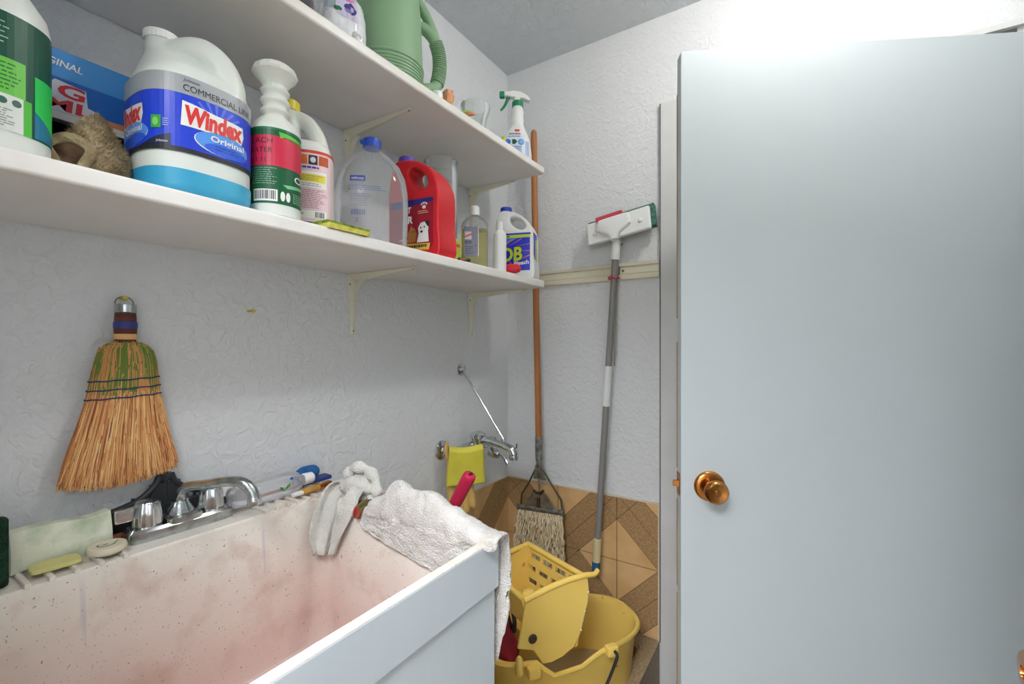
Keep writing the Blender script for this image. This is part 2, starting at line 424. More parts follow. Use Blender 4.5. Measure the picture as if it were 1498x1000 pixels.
# ================================================================== shelves and their brackets
def shelf(name, z0, z1, label):
    mb = MB().box((0.155, -0.945, (z0+z1)/2), (0.31, 1.41, z1 - z0), 0.005, 0, None, 3)
    return obj(name, mb, M_SHELF, label=label, cat='shelf', group='wall shelves')
LZ0, LZ, UZ0, UZ = 1.4945, 1.520, 1.883, 1.906
shelf('wall_shelf', LZ0, LZ, 'lower white wooden shelf carrying the row of cleaning bottles')
shelf('wall_shelf', UZ0, UZ, 'upper white wooden shelf carrying the green watering can')
def bracket(y, z, label, arm=0.245, leg=0.165):
    t = thing('shelf_bracket', label, 'bracket', (0.0, y, z), 0, 'shelf brackets')
    mb = MB()
    # tapered pressed-steel legs with a raised rib, joined by a curved corner
    n = 12
    def strip(pts, wid, dep, nrm):
        rings = []
        for (p, wd, dp) in zip(pts, wid, dep):
            p = Vector(p); nn = Vector(nrm(p)); rings.append([tuple(p + Vector((0, -wd, 0))), tuple(p + Vector((0, -wd*0.45, 0)) + nn*dp), tuple(p + Vector((0, wd*0.45, 0)) + nn*dp), tuple(p + Vector((0, wd, 0)))])
        mb.rings(rings, 0, True, True)
    strip([(0.001, 0, -leg), (0.001, 0, -leg*0.55), (0.001, 0, -0.03), (0.001, 0, -0.002)], [0.006, 0.010, 0.0165, 0.0165], [0.004, 0.011, 0.018, 0.012], lambda p: (1, 0, 0))
    strip([(0.001, 0, -0.001), (0.03, 0, -0.001), (arm*0.55, 0, -0.001), (arm, 0, -0.001)], [0.0165, 0.0165, 0.010, 0.006], [0.012, 0.018, 0.011, 0.004], lambda p: (0, 0, -1))
    # web in the corner
    w2 = 0.0075; prof = [(0.002, -0.002), (0.075, -0.008), (0.045, -0.017), (0.028, -0.028), (0.017, -0.045), (0.008, -0.08)]
    mb.add([(x, -w2, z_) for x, z_ in prof] + [(x, w2, z_) for x, z_ in prof],
           [tuple(range(6)), tuple(range(6, 12))] + [(i, (i+1) % 6, 6 + (i+1) % 6, 6 + i) for i in range(6)])
    obj('bracket_body', mb, M_BRKT, t, smooth=30)
    for (x, yy, zz, ax) in ((0.003, 0, -leg + 0.010, 0), (0.006, -0.011, -0.028, 0), (0.006, 0.011, -0.028, 0), (arm - 0.010, 0, -0.003, 1)):
        Mx = T(x, yy, zz) @ (RY(90) if ax == 0 else RX(180))
        obj('screw', MB().lathe([(0.0035, 0.0), (0.0035, 0.0022), (0.002, 0.0034), (0.0004, 0.0034)], 10, 0, Mx), M_SCREW, t)
bracket(-0.783, LZ0, 'ivory metal bracket under the lower shelf, below the clear refill bottle')
bracket(-0.252, LZ0, 'ivory metal bracket under the right end of the lower shelf')
bracket(-0.797, UZ0, 'white metal bracket under the upper shelf, above the clear refill bottle')
bracket(-0.252, UZ0, 'white metal bracket under the right end of the upper shelf', 0.2)

# ================================================================== laundry sink
SZ = 0.96; SX0, SX1, SY0, SY1 = 0.004, 0.595, -1.535, -0.930
def sink_mat():
    m = bpy.data.materials.new('sink_gelcoat'); m.use_nodes = True
    N = m.node_tree.nodes; K = m.node_tree.links; b = N['Principled BSDF']; b.inputs['Roughness'].default_value = 0.42
    tc = N.new('ShaderNodeTexCoord')
    def ramp(src, p0, p1, c0, c1):
        r = N.new('ShaderNodeValToRGB'); r.color_ramp.elements[0].position = p0; r.color_ramp.elements[1].position = p1
        r.color_ramp.elements[0].color = c0; r.color_ramp.elements[1].color = c1; K.new(src, r.inputs['Fac']); return r.outputs['Color']
    def nz(sc, det=4, st=None):
        n = N.new('ShaderNodeTexNoise'); n.inputs['Scale'].default_value = sc; n.inputs['Detail'].default_value = det
        if st:
            mp = N.new('ShaderNodeMapping'); mp.inputs['Scale'].default_value = st; K.new(tc.outputs['Object'], mp.inputs['Vector']); K.new(mp.outputs['Vector'], n.inputs['Vector'])
        else: K.new(tc.outputs['Object'], n.inputs['Vector'])
        return n.outputs['Fac']
    def mix(f, a, c):
        x = N.new('ShaderNodeMix'); x.data_type = 'RGBA'; K.new(f, x.inputs[0])
        K.new(a, x.inputs[6]); x.inputs[7].default_value = lin(c); return x.outputs[2]
    K0, K1 = (0, 0, 0, 1), (1, 1, 1, 1)
    c = ramp(nz(5), 0.35, 0.7, lin('#efece2'), lin('#e7e0d4'))
    # pink scum left by dirty water: reaches up the bowl to an uneven tide line
    sep = N.new('ShaderNodeSeparateXYZ'); K.new(tc.outputs['Object'], sep.inputs[0])
    ad = N.new('ShaderNodeMath'); ad.operation = 'MULTIPLY_ADD'; ad.inputs[1].default_value = 0.16; K.new(nz(9, 6), ad.inputs[0]); K.new(sep.outputs['Z'], ad.inputs[2])
    mr = N.new('ShaderNodeMapRange'); mr.inputs['From Min'].default_value = 0.80; mr.inputs['From Max'].default_value = 1.03
    mr.inputs['To Min'].default_value = 0.72; mr.inputs['To Max'].default_value = 0.0; K.new(ad.outputs[0], mr.inputs['Value'])
    c = mix(mr.outputs[0], c, '#d0aca2')
    c = mix(ramp(nz(14, 8), 0.52, 0.76, K0, (0.65, 0.65, 0.65, 1)), c, '#c2a090')
    c = mix(ramp(nz(150, 2), 0.70, 0.74, K0, (0.7, 0.7, 0.7, 1)), c, '#6d5a4c')
    c = mix(ramp(nz(300, 1), 0.70, 0.74, K0, (0.6, 0.6, 0.6, 1)), c, '#8a7a6a')
    c = mix(ramp(nz(10, 1, (1, 6, 0.35)), 0.70, 0.78, K0, (0.45, 0.45, 0.45, 1)), c, '#b9b4c4')
    K.new(c, b.inputs['Base Color'])
    return m
M_SINK = sink_mat()
M_SINKOUT = mat('sink_cabinet_panel', '#ccd4d9', 0.45, var='#c2cbd1', vscale=4, stretch=(1, 1, 0.3), spots=[(30, 0.80, '#b5aa98')])
sink = thing('laundry_sink', 'deep white stained laundry sink standing against the left wall', 'sink', (0, 0, 0))
ix0, ix1, iy0, iy1 = 0.140, 0.580, -1.500, -0.962
def rr(x0, x1, y0, y1, r, n=6):
    o = []
    for cx, cy, a0 in ((x1 - r, y0 + r, -90), (x1 - r, y1 - r, 0), (x0 + r, y1 - r, 90), (x0 + r, y0 + r, 180)):
        for k in range(n + 1):
            a = R(a0 + 90*k/n); o.append((cx + r*math.cos(a), cy + r*math.sin(a)))
    return o
def lev(poly, z): return [(x, y, z) for x, y in poly]
bowl = MB()
rings = [lev(rr(SX0, SX1, SY0, SY1, 0.006), SZ - 0.02), lev(rr(SX0, SX1, SY0, SY1, 0.006), SZ - 0.003), lev(rr(SX0 + 0.003, SX1 - 0.003, SY0 + 0.003, SY1 - 0.003, 0.006), SZ),
         lev(rr(ix0 - 0.004, ix1 + 0.003, iy0 - 0.004, iy1 + 0.004, 0.03), SZ), lev(rr(ix0, ix1, iy0, iy1, 0.03), SZ - 0.005),
         lev(rr(ix0 + 0.022, ix1 - 0.022, iy0 + 0.022, iy1 - 0.022, 0.035), 0.70), lev(rr(ix0 + 0.032, ix1 - 0.032, iy0 + 0.032, iy1 - 0.032, 0.04), 0.668),
         lev(rr(ix0 + 0.065, ix1 - 0.065, iy0 + 0.065, iy1 - 0.065, 0.04), 0.655)]
bowl.rings(rings, 0, False); n_ = len(rings[-1]); bowl.f.append(tuple(range(7*n_, 8*n_))); bowl.m.append(0)
obj('bowl', bowl, M_SINK, sink, smooth=35)
mb = MB().box((SX1 - 0.005, (SY0+SY1)/2, SZ - 0.0465), (0.012, SY1 - SY0, 0.086), 0.003)
mb.box(((SX0+SX1)/2, SY1 - 0.005, SZ - 0.0465), (SX1 - SX0, 0.012, 0.086), 0.003)
obj('rim_band', mb, M_SINKOUT, sink)
mb = MB().box((SX1 - 0.014, (SY0+SY1)/2, 0.445), (0.018, SY1 - SY0 - 0.01, 0.87), 0.002)
mb.box(((SX0+SX1)/2, SY1 - 0.013, 0.445), (SX1 - SX0 - 0.02, 0.016, 0.87), 0.002)
mb.box(((SX0+SX1)/2, SY0 + 0.013, 0.47), (SX1 - SX0 - 0.02, 0.016, 0.92), 0.002)
obj('apron', mb, M_SINKOUT, sink)
obj('drain', MB().lathe([(0.03, 0.655), (0.03, 0.659), (0.024, 0.658), (0.02, 0.6565), (0.001, 0.6565)], 24, 0, T(0.36, -1.23, 0)), M_CHROMED, sink)
for y in (-1.430, -1.405, -1.378, -1.350, -1.320):
    obj('deck_rib', MB().box((0.110, y, SZ + 0.002), (0.060, 0.007, 0.008), 0.002), M_SINK, sink)
for y in (-1.095, -1.072, -1.049, -1.026, -1.003, -0.982):
    obj('deck_rib', MB().box((0.110, y, SZ + 0.002), (0.060, 0.007, 0.008), 0.002), M_SINK, sink)

# ---- mop basin in the corner
M_TERR = mat('terrazzo_rim', '#b9a382', 0.5, var='#a08a6a', vscale=120, vamt=(0.4, 0.6))
M_BASIN = mat('basin_inside', '#b07a66', 0.55, var='#96654f', vscale=20)
basin = thing('mop_basin', 'low terrazzo mop basin in the corner under the yellow bucket', 'basin', (0, 0, 0))
bx0, bx1, by0, by1, bz = 0.006, 0.634, -0.80, -0.006, Z0 - 0.001
mb = MB(); o_ = rr(bx0, bx1, by0, by1, 0.004, 2); i_ = rr(bx0 + 0.042, bx1 - 0.048, by0 + 0.045, by1 - 0.042, 0.03, 6); o6 = rr(bx0, bx1, by0, by1, 0.004, 6); i2 = rr(bx0 + 0.05, bx1 - 0.056, by0 + 0.053, by1 - 0.05, 0.03, 6)
mb.rings([lev(o6, 0.0), lev(o6, bz), lev(i_, bz), lev(i2, bz - 0.01)], 0, False)
obj('rim', mb, M_TERR, basin, smooth=35)
i3 = rr(bx0 + 0.07, bx1 - 0.076, by0 + 0.073, by1 - 0.07, 0.05, 6)
mb = MB().rings([lev(i2, bz - 0.01), lev(i3, 0.10)], 0, False); mb.f.append(tuple(range(len(i3), 2*len(i3)))); mb.m.append(0)
obj('basin_bowl', mb, M_BASIN, basin, smooth=35)

# ================================================================== bottles on the lower shelf
# local frame of a bottle: front faces -Y, right as seen from the front is +X, z = 0 on the shelf
WHT, BLK = ink('#f4f4f0'), ink('#22252a')
def capmesh(r, h, ribs=28, top=0.8, z=0.0, cx=0.0, cy=0.0):
    mb = MB(); rings = []
    for (k, zz, rb) in ((1.0, 0.0, 1), (1.0, h*0.82, 1), (0.97, h*0.93, 0), (0.90, h, 0), (0.02, h, 0)):
        rings.append([(cx + r*k*(1 - 0.04*rb*(i % 2))*math.cos(math.pi*i/ribs), cy + r*k*(1 - 0.04*rb*(i % 2))*math.sin(math.pi*i/ribs), z + zz) for i in range(2*ribs)])
    return mb.rings(rings)

# ---- green-labelled spray bottle at the left edge
t = thing('spray_bottle', 'clear spray bottle with a dark and bright green label at far left', 'bottle', (0.230, -1.474, LZ), 108)
r = 0.047
mb = MB().loft([(0.0, 0, 0, r*0.9, r*0.9, 2.2), (0.004, 0, 0, r, r, 2.2), (0.168, 0, 0, r, r, 2.2), (0.185, 0, 0, r*0.93, r*0.93, 2.2), (0.205, 0, 0, r*0.70, r*0.70, 2), (0.222, 0, 0, r*0.42, r*0.42, 2), (0.235, 0, 0, r*0.34, r*0.34, 2), (0.27, 0, 0, r*0.36, r*0.36, 2)])
obj('bottle_body', mb, M_MILK, t)
mb = MB().lathe([(0.018, 0.258), (0.018, 0.278), (0.014, 0.283), (0.001, 0.283)], 24).box((0, -0.02, 0.297), (0.026, 0.085, 0.03), 0.008)
obj('spray_head', mb, M_WHITE, t); obj('trigger', MB().tube([(0, -0.045, 0.286), (0, -0.052, 0.262), (0, -0.046, 0.236)], [0.006, 0.006, 0.004], 8), M_WHITE, t)
p = Print(Wrap(r, r, 2.2))
p.rect(-0.10, 0.028, 0.10, 0.165, ink('#12503c')); p.rect(-0.05, 0.070, 0.004, 0.112, ink('#6cc84a'), 1); p.rect(-0.05, 0.028, 0.002, 0.070, ink('#e3e6de'), 1)
p.rect(0.002, 0.028, 0.010, 0.070, ink('#4fc03c'), 1); p.poly([(0.013, 0.062), (0.013, 0.104), (0.045, 0.104), (0.045, 0.040)], ink('#2fd158'), 2); p.poly([(0.013, 0.030), (0.013, 0.062), (0.045, 0.040), (0.045, 0.030)], ink('#2b7f9c'), 1)
p.lines(-0.045, 0.074, 0.000, 0.108, 7, ink('#2f7a38'), 2, 0.35); p.lines(-0.045, 0.126, -0.005, 0.155, 5, ink('#9fc0b4'), 2, 0.25); p.lines(-0.045, 0.032, -0.004, 0.054, 8, ink('#8b938c'), 2, 0.4)
for k in range(4): p.oval(-0.040 + k*0.012, 0.062, 0.0042, 0.0042, ink('#3d6a5c'), 3, 12)
p.build('label', t)

# ---- blue carton standing on a dark tray behind, and the fuzzy mitt in front of it
t = thing('carton', 'blue cardboard carton with red lettering lying behind the fuzzy wash mitt', 'box', (0.075, -1.365, 1.632), 90)
mb = MB().box((0, 0, 0.052), (0.235, 0.11, 0.104), 0.0015)
obj('carton_body', mb, ink('#1e68c4', 0.45), t)
F_ = Flat((0, -0.055, 0), (1, 0, 0), (0, 0, 1), (0, -1, 0)); p = Print(F_, 0.0005, 0.0003, 0.05)
p.rect(-0.115, 0.062, 0.115, 0.103, ink('#4b9de6')); p.rect(-0.115, 0.001, 0.115, 0.012, ink('#e8e4dc')); p.poly([(-0.01, 0.012), (0.115, 0.012), (0.115, 0.022), (0.0, 0.020)], ink('#d88a62'), 1)
p.text('ORIGINAL', -0.006, 0.078, 0.014, WHT, 2, 0.062, 0.15, 0.02, -2, 'R')
p.poly([(-0.052, 0.012), (0.008, 0.012), (0.014, 0.026), (0.000, 0.030), (-0.002, 0.054), (-0.036, 0.058), (-0.052, 0.040)], ink('#d9dde4'), 2)
p.text('G', -0.034, 0.036, 0.026, ink('#d8283c'), 3, 0.030, 0.1, 0.03); p.text('ML', -0.048, 0.015, 0.024, ink('#d8283c'), 3, 0.054, 0.1, 0.03)
p.poly([(0.060, 0.036), (0.076, 0.028), (0.080, 0.046)], ink('#dfe6ec'), 2)
p.build('carton_print', t)
t = thing('storage_tray', 'dark tray holding up the blue carton on the lower shelf', 'tray', (0.075, -1.375, LZ), 90)
mb = MB()
for c, d in (((0, 0, 0.004), (0.27, 0.13, 0.008)), ((0, 0.062, 0.055), (0.27, 0.006, 0.11)), ((-0.132, 0, 0.055), (0.006, 0.13, 0.11)), ((0.132, 0, 0.055), (0.006, 0.13, 0.11)), ((0, -0.062, 0.028), (0.27, 0.006, 0.055)), ((0, 0, 0.1085), (0.258, 0.118, 0.005))): mb.box(c, d, 0.0015)
obj('tray_body', mb, mat('dark_tray', '#2c2521', 0.6), t)
M_MITT = mat('mitt_fleece', '#c4b28e', 0.95, var='#8e7854', vscale=30, bump=1.0, bscale=260)
M_MITTIN = mat('mitt_lining', '#4a3728', 0.95, var='#7a6048', vscale=40)
t = thing('wash_mitt', 'crumpled beige fleece wash mitt on the shelf beside the blue jug', 'mitt', (0.216, -1.384, LZ), 68)
rings = []
for i in range(13):
    u = i / 12; z = 0.004 + 0.094*u; k = math.sin(math.pi*min(1, 0.28 + u*0.74))**0.6
    ring = []
    for j in range(36):
        a = 2*math.pi*j/36; nn = noise.noise(Vector((math.cos(a)*1.6, math.sin(a)*1.6, u*2.5 + 4)))
        rad = (0.034 + 0.009*nn) * k
        ring.append((rad*math.cos(a)*1.05 + 0.008*u, rad*math.sin(a)*0.8, z + 0.006*nn))
    rings.append(ring)
mo = obj('mitt_body', MB().rings(rings), M_MITT, t, smooth=180)
# opening of the cuff facing the viewer: a rolled lip around a dark lining
lip = [(-0.016 + 0.020*math.cos(a)*(1 + 0.2*math.sin(3*a)), -0.030 - 0.004*math.sin(2*a), 0.032 + 0.022*math.sin(a)) for a in [2*math.pi*k/28 for k in range(28)]]
obj('cuff', MB().tube(lip, 0.0065, 8, closed=True), M_MITT, t, smooth=180)
obj('lining', MB().add([(-0.016, -0.024, 0.032)] + lip, [(0, 1 + k, 1 + (k+1) % 28) for k in range(28)]), M_MITTIN, t)
fur = MB()
for k in range(5200):
    ri = random.randrange(1, 12); rj = random.randrange(36); q = Vector(rings[ri][rj]); q2 = Vector(rings[min(ri+1, 12)][(rj+1) % 36])
    q = q.lerp(q2, random.random()); nn = Vector((q.x, q.y*1.4, (q.z - 0.04)*0.6)).normalized()
    if (q - Vector((-0.016, -0.034, 0.032))).length < 0.023 and q.y < -0.01: continue
    d = (nn + Vector((random.gauss(0, .45), random.gauss(0, .45), random.gauss(0, .45)))).normalized() * random.uniform(0.004, 0.009); s_ = d.orthogonal().normalized() * 0.0006
    fur.add([tuple(q - s_), tuple(q + s_), tuple(q + d)], [(0, 1, 2)])
obj('fleece_pile', fur, M_MITT, t, smooth=0, kind='stuff')

# ---- the big blue window-cleaner jug
M_JUGM = mat('jug_translucent', '#e3e8e2', 0.32, sss=0.2)
t = thing('cleaner_jug', 'large translucent jug of blue window cleaner with red Windex lettering', 'jug', (0.222, -1.263, LZ), 90)
R1 = 0.0755; E1 = 2.9
mb = MB().loft([(0.0, 0, 0, R1*0.86, R1*0.86, E1), (0.006, 0, 0, R1*0.96, R1*0.96, E1), (0.014, 0, 0, R1, R1, E1), (0.168, 0, 0, R1, R1, E1), (0.182, 0, 0, R1*0.96, R1*0.96, E1), (0.196, -0.002, 0.001, R1*0.86, R1*0.86, 2.6), (0.212, -0.010, 0.008, R1*0.68, R1*0.68, 2.3), (0.228, -0.020, 0.016, R1*0.46, R1*0.46, 2), (0.242, -0.028, 0.022, 0.026, 0.026, 2), (0.252, -0.030, 0.024, 0.022, 0.022, 2), (0.262, -0.030, 0.024, 0.021, 0.021, 2)])
mb.tube(smoothpath([(-0.026, 0.018, 0.226), (-0.010, -0.002, 0.240), (0.008, -0.024, 0.242), (0.024, -0.040, 0.224), (0.034, -0.048, 0.196), (0.036, -0.048, 0.165)], 5), 0.0235, 16)
o = obj('jug_body', mb, M_JUGM, t); remesh(o, 0.003, 6)
obj('cap', capmesh(0.0245, 0.013, 26, 0.9, 0.256, -0.030, 0.024), M_WHITE, t)
W1 = Wrap(R1, R1, E1)
liq = MB(); N1 = 60
liq.rings([sering(0, 0, z, R1*k + 0.0016, R1*k + 0.0016, E1, N1) for z, k in ((0.002, 0.90), (0.008, 0.97), (0.016, 1.0), (0.036, 1.0))], 0, False)
obj('liquid', liq, mat('blue_cleaner', '#2f9bc8', 0.2, var='#4fb2d6', vscale=7), t, label='bright blue liquid showing in the bottom of the jug')
BLU = ink('#2747d8', 0.3); SIL = ink('#a9adb0', 0.35); RED = ink('#e23a36', 0.35); LBL = ink('#5a9cf0', 0.3)
p = Print(W1, 0.0014, 0.0003, ss=0.878)
p.rect(-0.19, 0.066, 0.19, 0.150, BLU); p.rect(-0.19, 0.145, 0.19, 0.172, SIL, 1); p.rect(-0.19, 0.060, 0.19, 0.067, ink('#2b2b33'), 1)
p.text('COMMERCIAL LINE', -0.044, 0.150, 0.0135, ink('#2a3038'), 3, 0.112, 0, 0.0); p.text('Johnson', -0.044, 0.1635, 0.006, ink('#2a3038'), 3, 0.022, 0.3)
for k in range(9):
    a = R(25 + 16*k); p.poly([(0.006, 0.112), (0.006 + 0.052*math.cos(a), 0.112 + 0.034*math.sin(a)), (0.006 + 0.052*math.cos(a + 0.1), 0.112 + 0.034*math.sin(a + 0.1))], ink('#5878ea'), 1)
def windex(x0, wd):
    k = wd / 0.082
    p.poly([(x0 - 0.003*k, 0.099), (x0 + wd*1.0, 0.099), (x0 + wd*1.05, 0.112), (x0 + wd*1.03, 0.127), (x0 + wd*0.5, 0.129), (x0 - 0.001*k, 0.135)], WHT, 2)
    p.text('Windex', x0, 0.1035, 0.036, RED, 4, wd, 0.08, 0.045)
    p.oval(x0 + wd*0.66, 0.086, wd*0.50, 0.017, WHT, 1, 28); p.oval(x0 + wd*0.665, 0.0868, wd*0.49, 0.0162, LBL, 2, 28); p.oval(x0 + wd*0.72, 0.078, wd*0.40, 0.0088, ink('#2f62de'), 3, 24)
    p.text('Original', x0 + wd*0.42, 0.088, 0.0125, WHT, 5, wd*0.62, 0.05, 0.02); p.lines(x0 + wd*0.5, 0.076, x0 + wd*0.95, 0.084, 2, ink('#1f3f9c'), 5, 0.3)
windex(-0.044, 0.092); windex(-0.200, 0.092)
p.rect(-0.088, 0.090, -0.073, 0.108, ink('#3fae44'), 2); p.oval(-0.081, 0.099, 0.0045, 0.006, ink('#8fdc72'), 3, 12); p.lines(-0.071, 0.093, -0.062, 0.105, 4, ink('#b9c6f2'), 3, 0.3)
p.poly([(-0.108, 0.067), (-0.060, 0.067), (-0.060, 0.084), (-0.08, 0.078)], ink('#252a48'), 2); p.text('Johnson', -0.080, 0.070, 0.005, WHT, 4, 0.016, 0.3)
p.build('label', t)

# ---- bleach-water spray bottle: pleated neck and the flared head without its trigger
t = thing('squirt_bottle', 'white bottle with ridged neck and handwritten red BLEACH WATER tape', 'bottle', (0.256, -1.144, LZ), 60)
r = 0.0415
prof = [(r*0.9, 0.0), (r, 0.004), (r, 0.150), (r*0.97, 0.158), (r*0.80, 0.170), (r*0.60, 0.180)]
obj('bottle_body', MB().lathe(prof, 48), M_MILK, t)
neck = []
for i in range(33):
    u = i / 32; neck.append((0.0215 + 0.0026*math.cos(2*math.pi*3*u), 0.176 + 0.056*u))
obj('ridged_neck', MB().lathe(neck, 36), M_MILK, t)
obj('flared_head', MB().lathe([(0.019, 0.231), (0.020, 0.240), (0.026, 0.250), (0.036, 0.260), (0.037, 0.264), (0.034, 0.271), (0.026, 0.277), (0.012, 0.281), (0.001, 0.282)], 14), M_MILK, t, smooth=20)
p = Print(Wrap(r, r, 2.0)); G1 = ink('#0f5f38')
p.rect(-0.12, 0.022, 0.12, 0.150, G1); p.rect(-0.12, 0.148, 0.12, 0.152, ink('#1c7a4a'), 1); p.poly([(0.008, 0.136), (0.06, 0.134), (0.06, 0.142), (0.006, 0.146)], ink('#62c84a'), 2)
p.rect(-0.06, 0.086, 0.066, 0.138, ink('#d42c4c'), 2)
p.text('BLEACH', -0.052, 0.124, 0.013, ink('#3a1826'), 4, 0.048, 0.05); p.text('WATER', -0.046, 0.108, 0.013, ink('#3a1826'), 4, 0.042, 0.05); p.text('10.1.11', -0.044, 0.092, 0.011, ink('#3a1826'), 4, 0.030)
p.rect(-0.036, 0.026, 0.004, 0.046, WHT, 1); p.bars(-0.034, 0.029, 0.002, 0.044, BLK, 2); p.lines(-0.04, 0.054, 0.004, 0.084, 8, ink('#8ab89a'), 2, 0.3)
p.text('Cl', 0.032, 0.066, 0.016, WHT, 4, 0.02, 0.1, 0.02); p.poly([(0.012, 0.056), (0.06, 0.062), (0.06, 0.057), (0.02, 0.051)], ink('#7fc890'), 2)
for x in (0.012, 0.021): p.oval(x, 0.036, 0.0038, 0.0085, WHT, 2, 12)
p.lines(0.03, 0.028, 0.06, 0.046, 5, ink('#9fd0ac'), 2, 0.35)
p.build('label', t)

from mathutils.geometry import tessellate_polygon
def slab_jug(name, label, loc, rz, m, rx, ry, outline, hole, capm, capr, cap_x, cap_z, caph=0.018, taper=0.72, zt=(0.16, 0.25)):
    """flat-sided handled jug: its outline with the hand hole, given depth, then rounded off"""
    t = thing(name, label, 'jug', loc, rz)
    out = [Vector((p.x, p.y, 0)) for p in smoothpath([(x, z, 0) for x, z in outline], 4)][:-1]
    hc, ha, hb, hang = hole
    hol = [Vector((hc[0] + ha*math.cos(a)*math.cos(R(hang)) - hb*math.sin(a)*math.sin(R(hang)), hc[1] + ha*math.cos(a)*math.sin(R(hang)) + hb*math.sin(a)*math.cos(R(hang)), 0)) for a in [2*math.pi*k/24 for k in range(24)]]
    tri = tessellate_polygon([out, hol]); pts = out + hol; n = len(pts); no = len(out)
    def dep(z): 
        u = min(max((z - zt[0]) / (zt[1] - zt[0]), 0), 1); return ry * (1 - (1 - taper) * u * u * (3 - 2*u))
    vs_ = [(p.x, -dep(p.y), p.y) for p in pts] + [(p.x, dep(p.y), p.y) for p in pts]
    fs_ = [tuple(f) for f in tri] + [tuple(i + n for i in f) for f in tri] + [(i, (i+1) % no, n + (i+1) % no, n + i) for i in range(no)] + [(no + i, no + (i+1) % 24, n + no + (i+1) % 24, n + no + i) for i in range(24)]
    mb = MB().add(vs_, fs_)
    mb.lathe([(capr*0.85, cap_z - 0.03), (capr*0.85, cap_z + 0.005)], 24, 0, T(cap_x, 0, 0))
    o = obj('jug_body', mb, m, t); remesh(o, 0.0028, 14)
    obj('cap', capmesh(capr, caph, 24, 0.9, cap_z, cap_x, 0), capm, t)
    return t
# ---- yellow-capped jug with a pink label
def side_jug(name, label, loc, rz, m, rx, ry, h, e, neck_x, hx, hr, capm, capr, shoulder, top, body_only=False, caph=0.02):
    t = thing(name, label, 'jug', loc, rz); cz = h - caph
    mb = MB().loft([(0, 0, 0, rx*0.92, ry*0.92, e), (0.006, 0, 0, rx, ry, e), (shoulder, 0, 0, rx, ry, e), (shoulder + 0.012, 0, 0, rx*0.95, ry*0.95, e), (shoulder + 0.022, neck_x*0.15, 0, rx*0.84, ry*0.82, e)])
    mb.loft([(shoulder - 0.01, neck_x*0.75, 0, rx*0.42, ry*0.72, 2.4), (shoulder + (top - shoulder)*0.55, neck_x*0.95, 0, rx*0.36, ry*0.62, 2.2), (top, neck_x, 0, capr*0.95, capr*0.95, 2), (cz + 0.006, neck_x, 0, capr*0.86, capr*0.86, 2)])
    mb.tube(smoothpath([(neck_x, 0, top - 0.012), (neck_x + (hx - neck_x)*0.45, 0, top - 0.008), (neck_x + (hx - neck_x)*0.80, 0, top - (top - shoulder)*0.34), (hx, 0, shoulder + (top - shoulder)*0.30), (hx*1.03, 0, shoulder - 0.012)], 6), hr, 14)
    o = obj('jug_body', mb, m, t); remesh(o, 0.0028, 6)
    obj('cap', capmesh(capr, caph, 24, 0.9, cz, neck_x, 0), capm, t)
    return t
t = side_jug('cleaner_jug', 'white jug with yellow cap and pink printed label behind the sponge', (0.200, -1.058, LZ), 50, M_MILK, 0.058, 0.044, 0.266, 3.4, -0.024, 0.034, 0.0165, ink('#e8d33a', 0.4), 0.0215, 0.160, 0.240)
p = Print(Wrap(0.058, 0.044, 3.4), 0.0014, 0.0003, zs=0.93); PNK = ink('#f0d6da')
p.rect(-0.15, 0.020, 0.15, 0.170, ink('#f3e2d8')); p.poly([(-0.09, 0.030), (-0.036, 0.030), (-0.036, 0.165), (-0.09, 0.165)], ink('#e8963a'), 1); p.rect(-0.09, 0.060, -0.036, 0.104, ink('#e6c83a'), 2); p.rect(-0.09, 0.018, -0.036, 0.032, ink('#3f5bb8'), 2)
p.rect(-0.034, 0.024, 0.070, 0.162, PNK, 1); p.rect(-0.034, 0.164, 0.11, 0.170, ink('#d8402e'), 2); p.rect(-0.034, 0.016, 0.11, 0.021, ink('#3f4fb0'), 2)
p.rect(-0.030, 0.140, -0.006, 0.160, ink('#4b3c58'), 2); p.poly([(-0.028, 0.142), (-0.012, 0.148), (-0.008, 0.158), (-0.022, 0.152)], WHT, 3); p.rect(-0.004, 0.140, 0.016, 0.160, ink('#e8702a'), 2); p.rect(0.018, 0.140, 0.034, 0.160, ink('#34344a'), 2); p.oval(0.026, 0.150, 0.005, 0.006, ink('#e8e4dc'), 3); p.rect(0.036, 0.140, 0.054, 0.160, ink('#c85a2c'), 2)
p.lines(-0.028, 0.130, 0.05, 0.138, 1, ink('#5a3cae'), 2, 0.5); p.rect(-0.022, 0.092, 0.05, 0.126, ink('#faf6f0'), 2); p.rect(-0.010, 0.104, 0.048, 0.120, ink('#eee24a'), 3); p.lines(-0.006, 0.106, 0.046, 0.118, 3, ink('#b8902c'), 4, 0.35); p.lines(-0.02, 0.094, 0.044, 0.102, 2, ink('#7c7484'), 3, 0.3)
p.lines(-0.028, 0.048, 0.052, 0.088, 11, ink('#c8788c'), 2, 0.4); p.rect(-0.028, 0.028, 0.05, 0.044, ink('#faf6f0'), 2); p.lines(-0.014, 0.034, 0.012, 0.040, 1, ink('#7ab23c'), 3, 0.7); p.bars(0.03, 0.030, 0.046, 0.042, ink('#555555'), 3)
p.build('label', t)
o = MB().rings([sering(0, 0, z, 0.058*k + 0.0016, 0.044*k + 0.0016, 3.4, 48) for z, k in ((0.002, 0.95), (0.007, 1.0), (0.0165, 1.0))], 0, False)
obj('liquid', o, mat('pink_liquid', '#c79ab8', 0.3), t, label='mauve liquid in the foot of the jug')

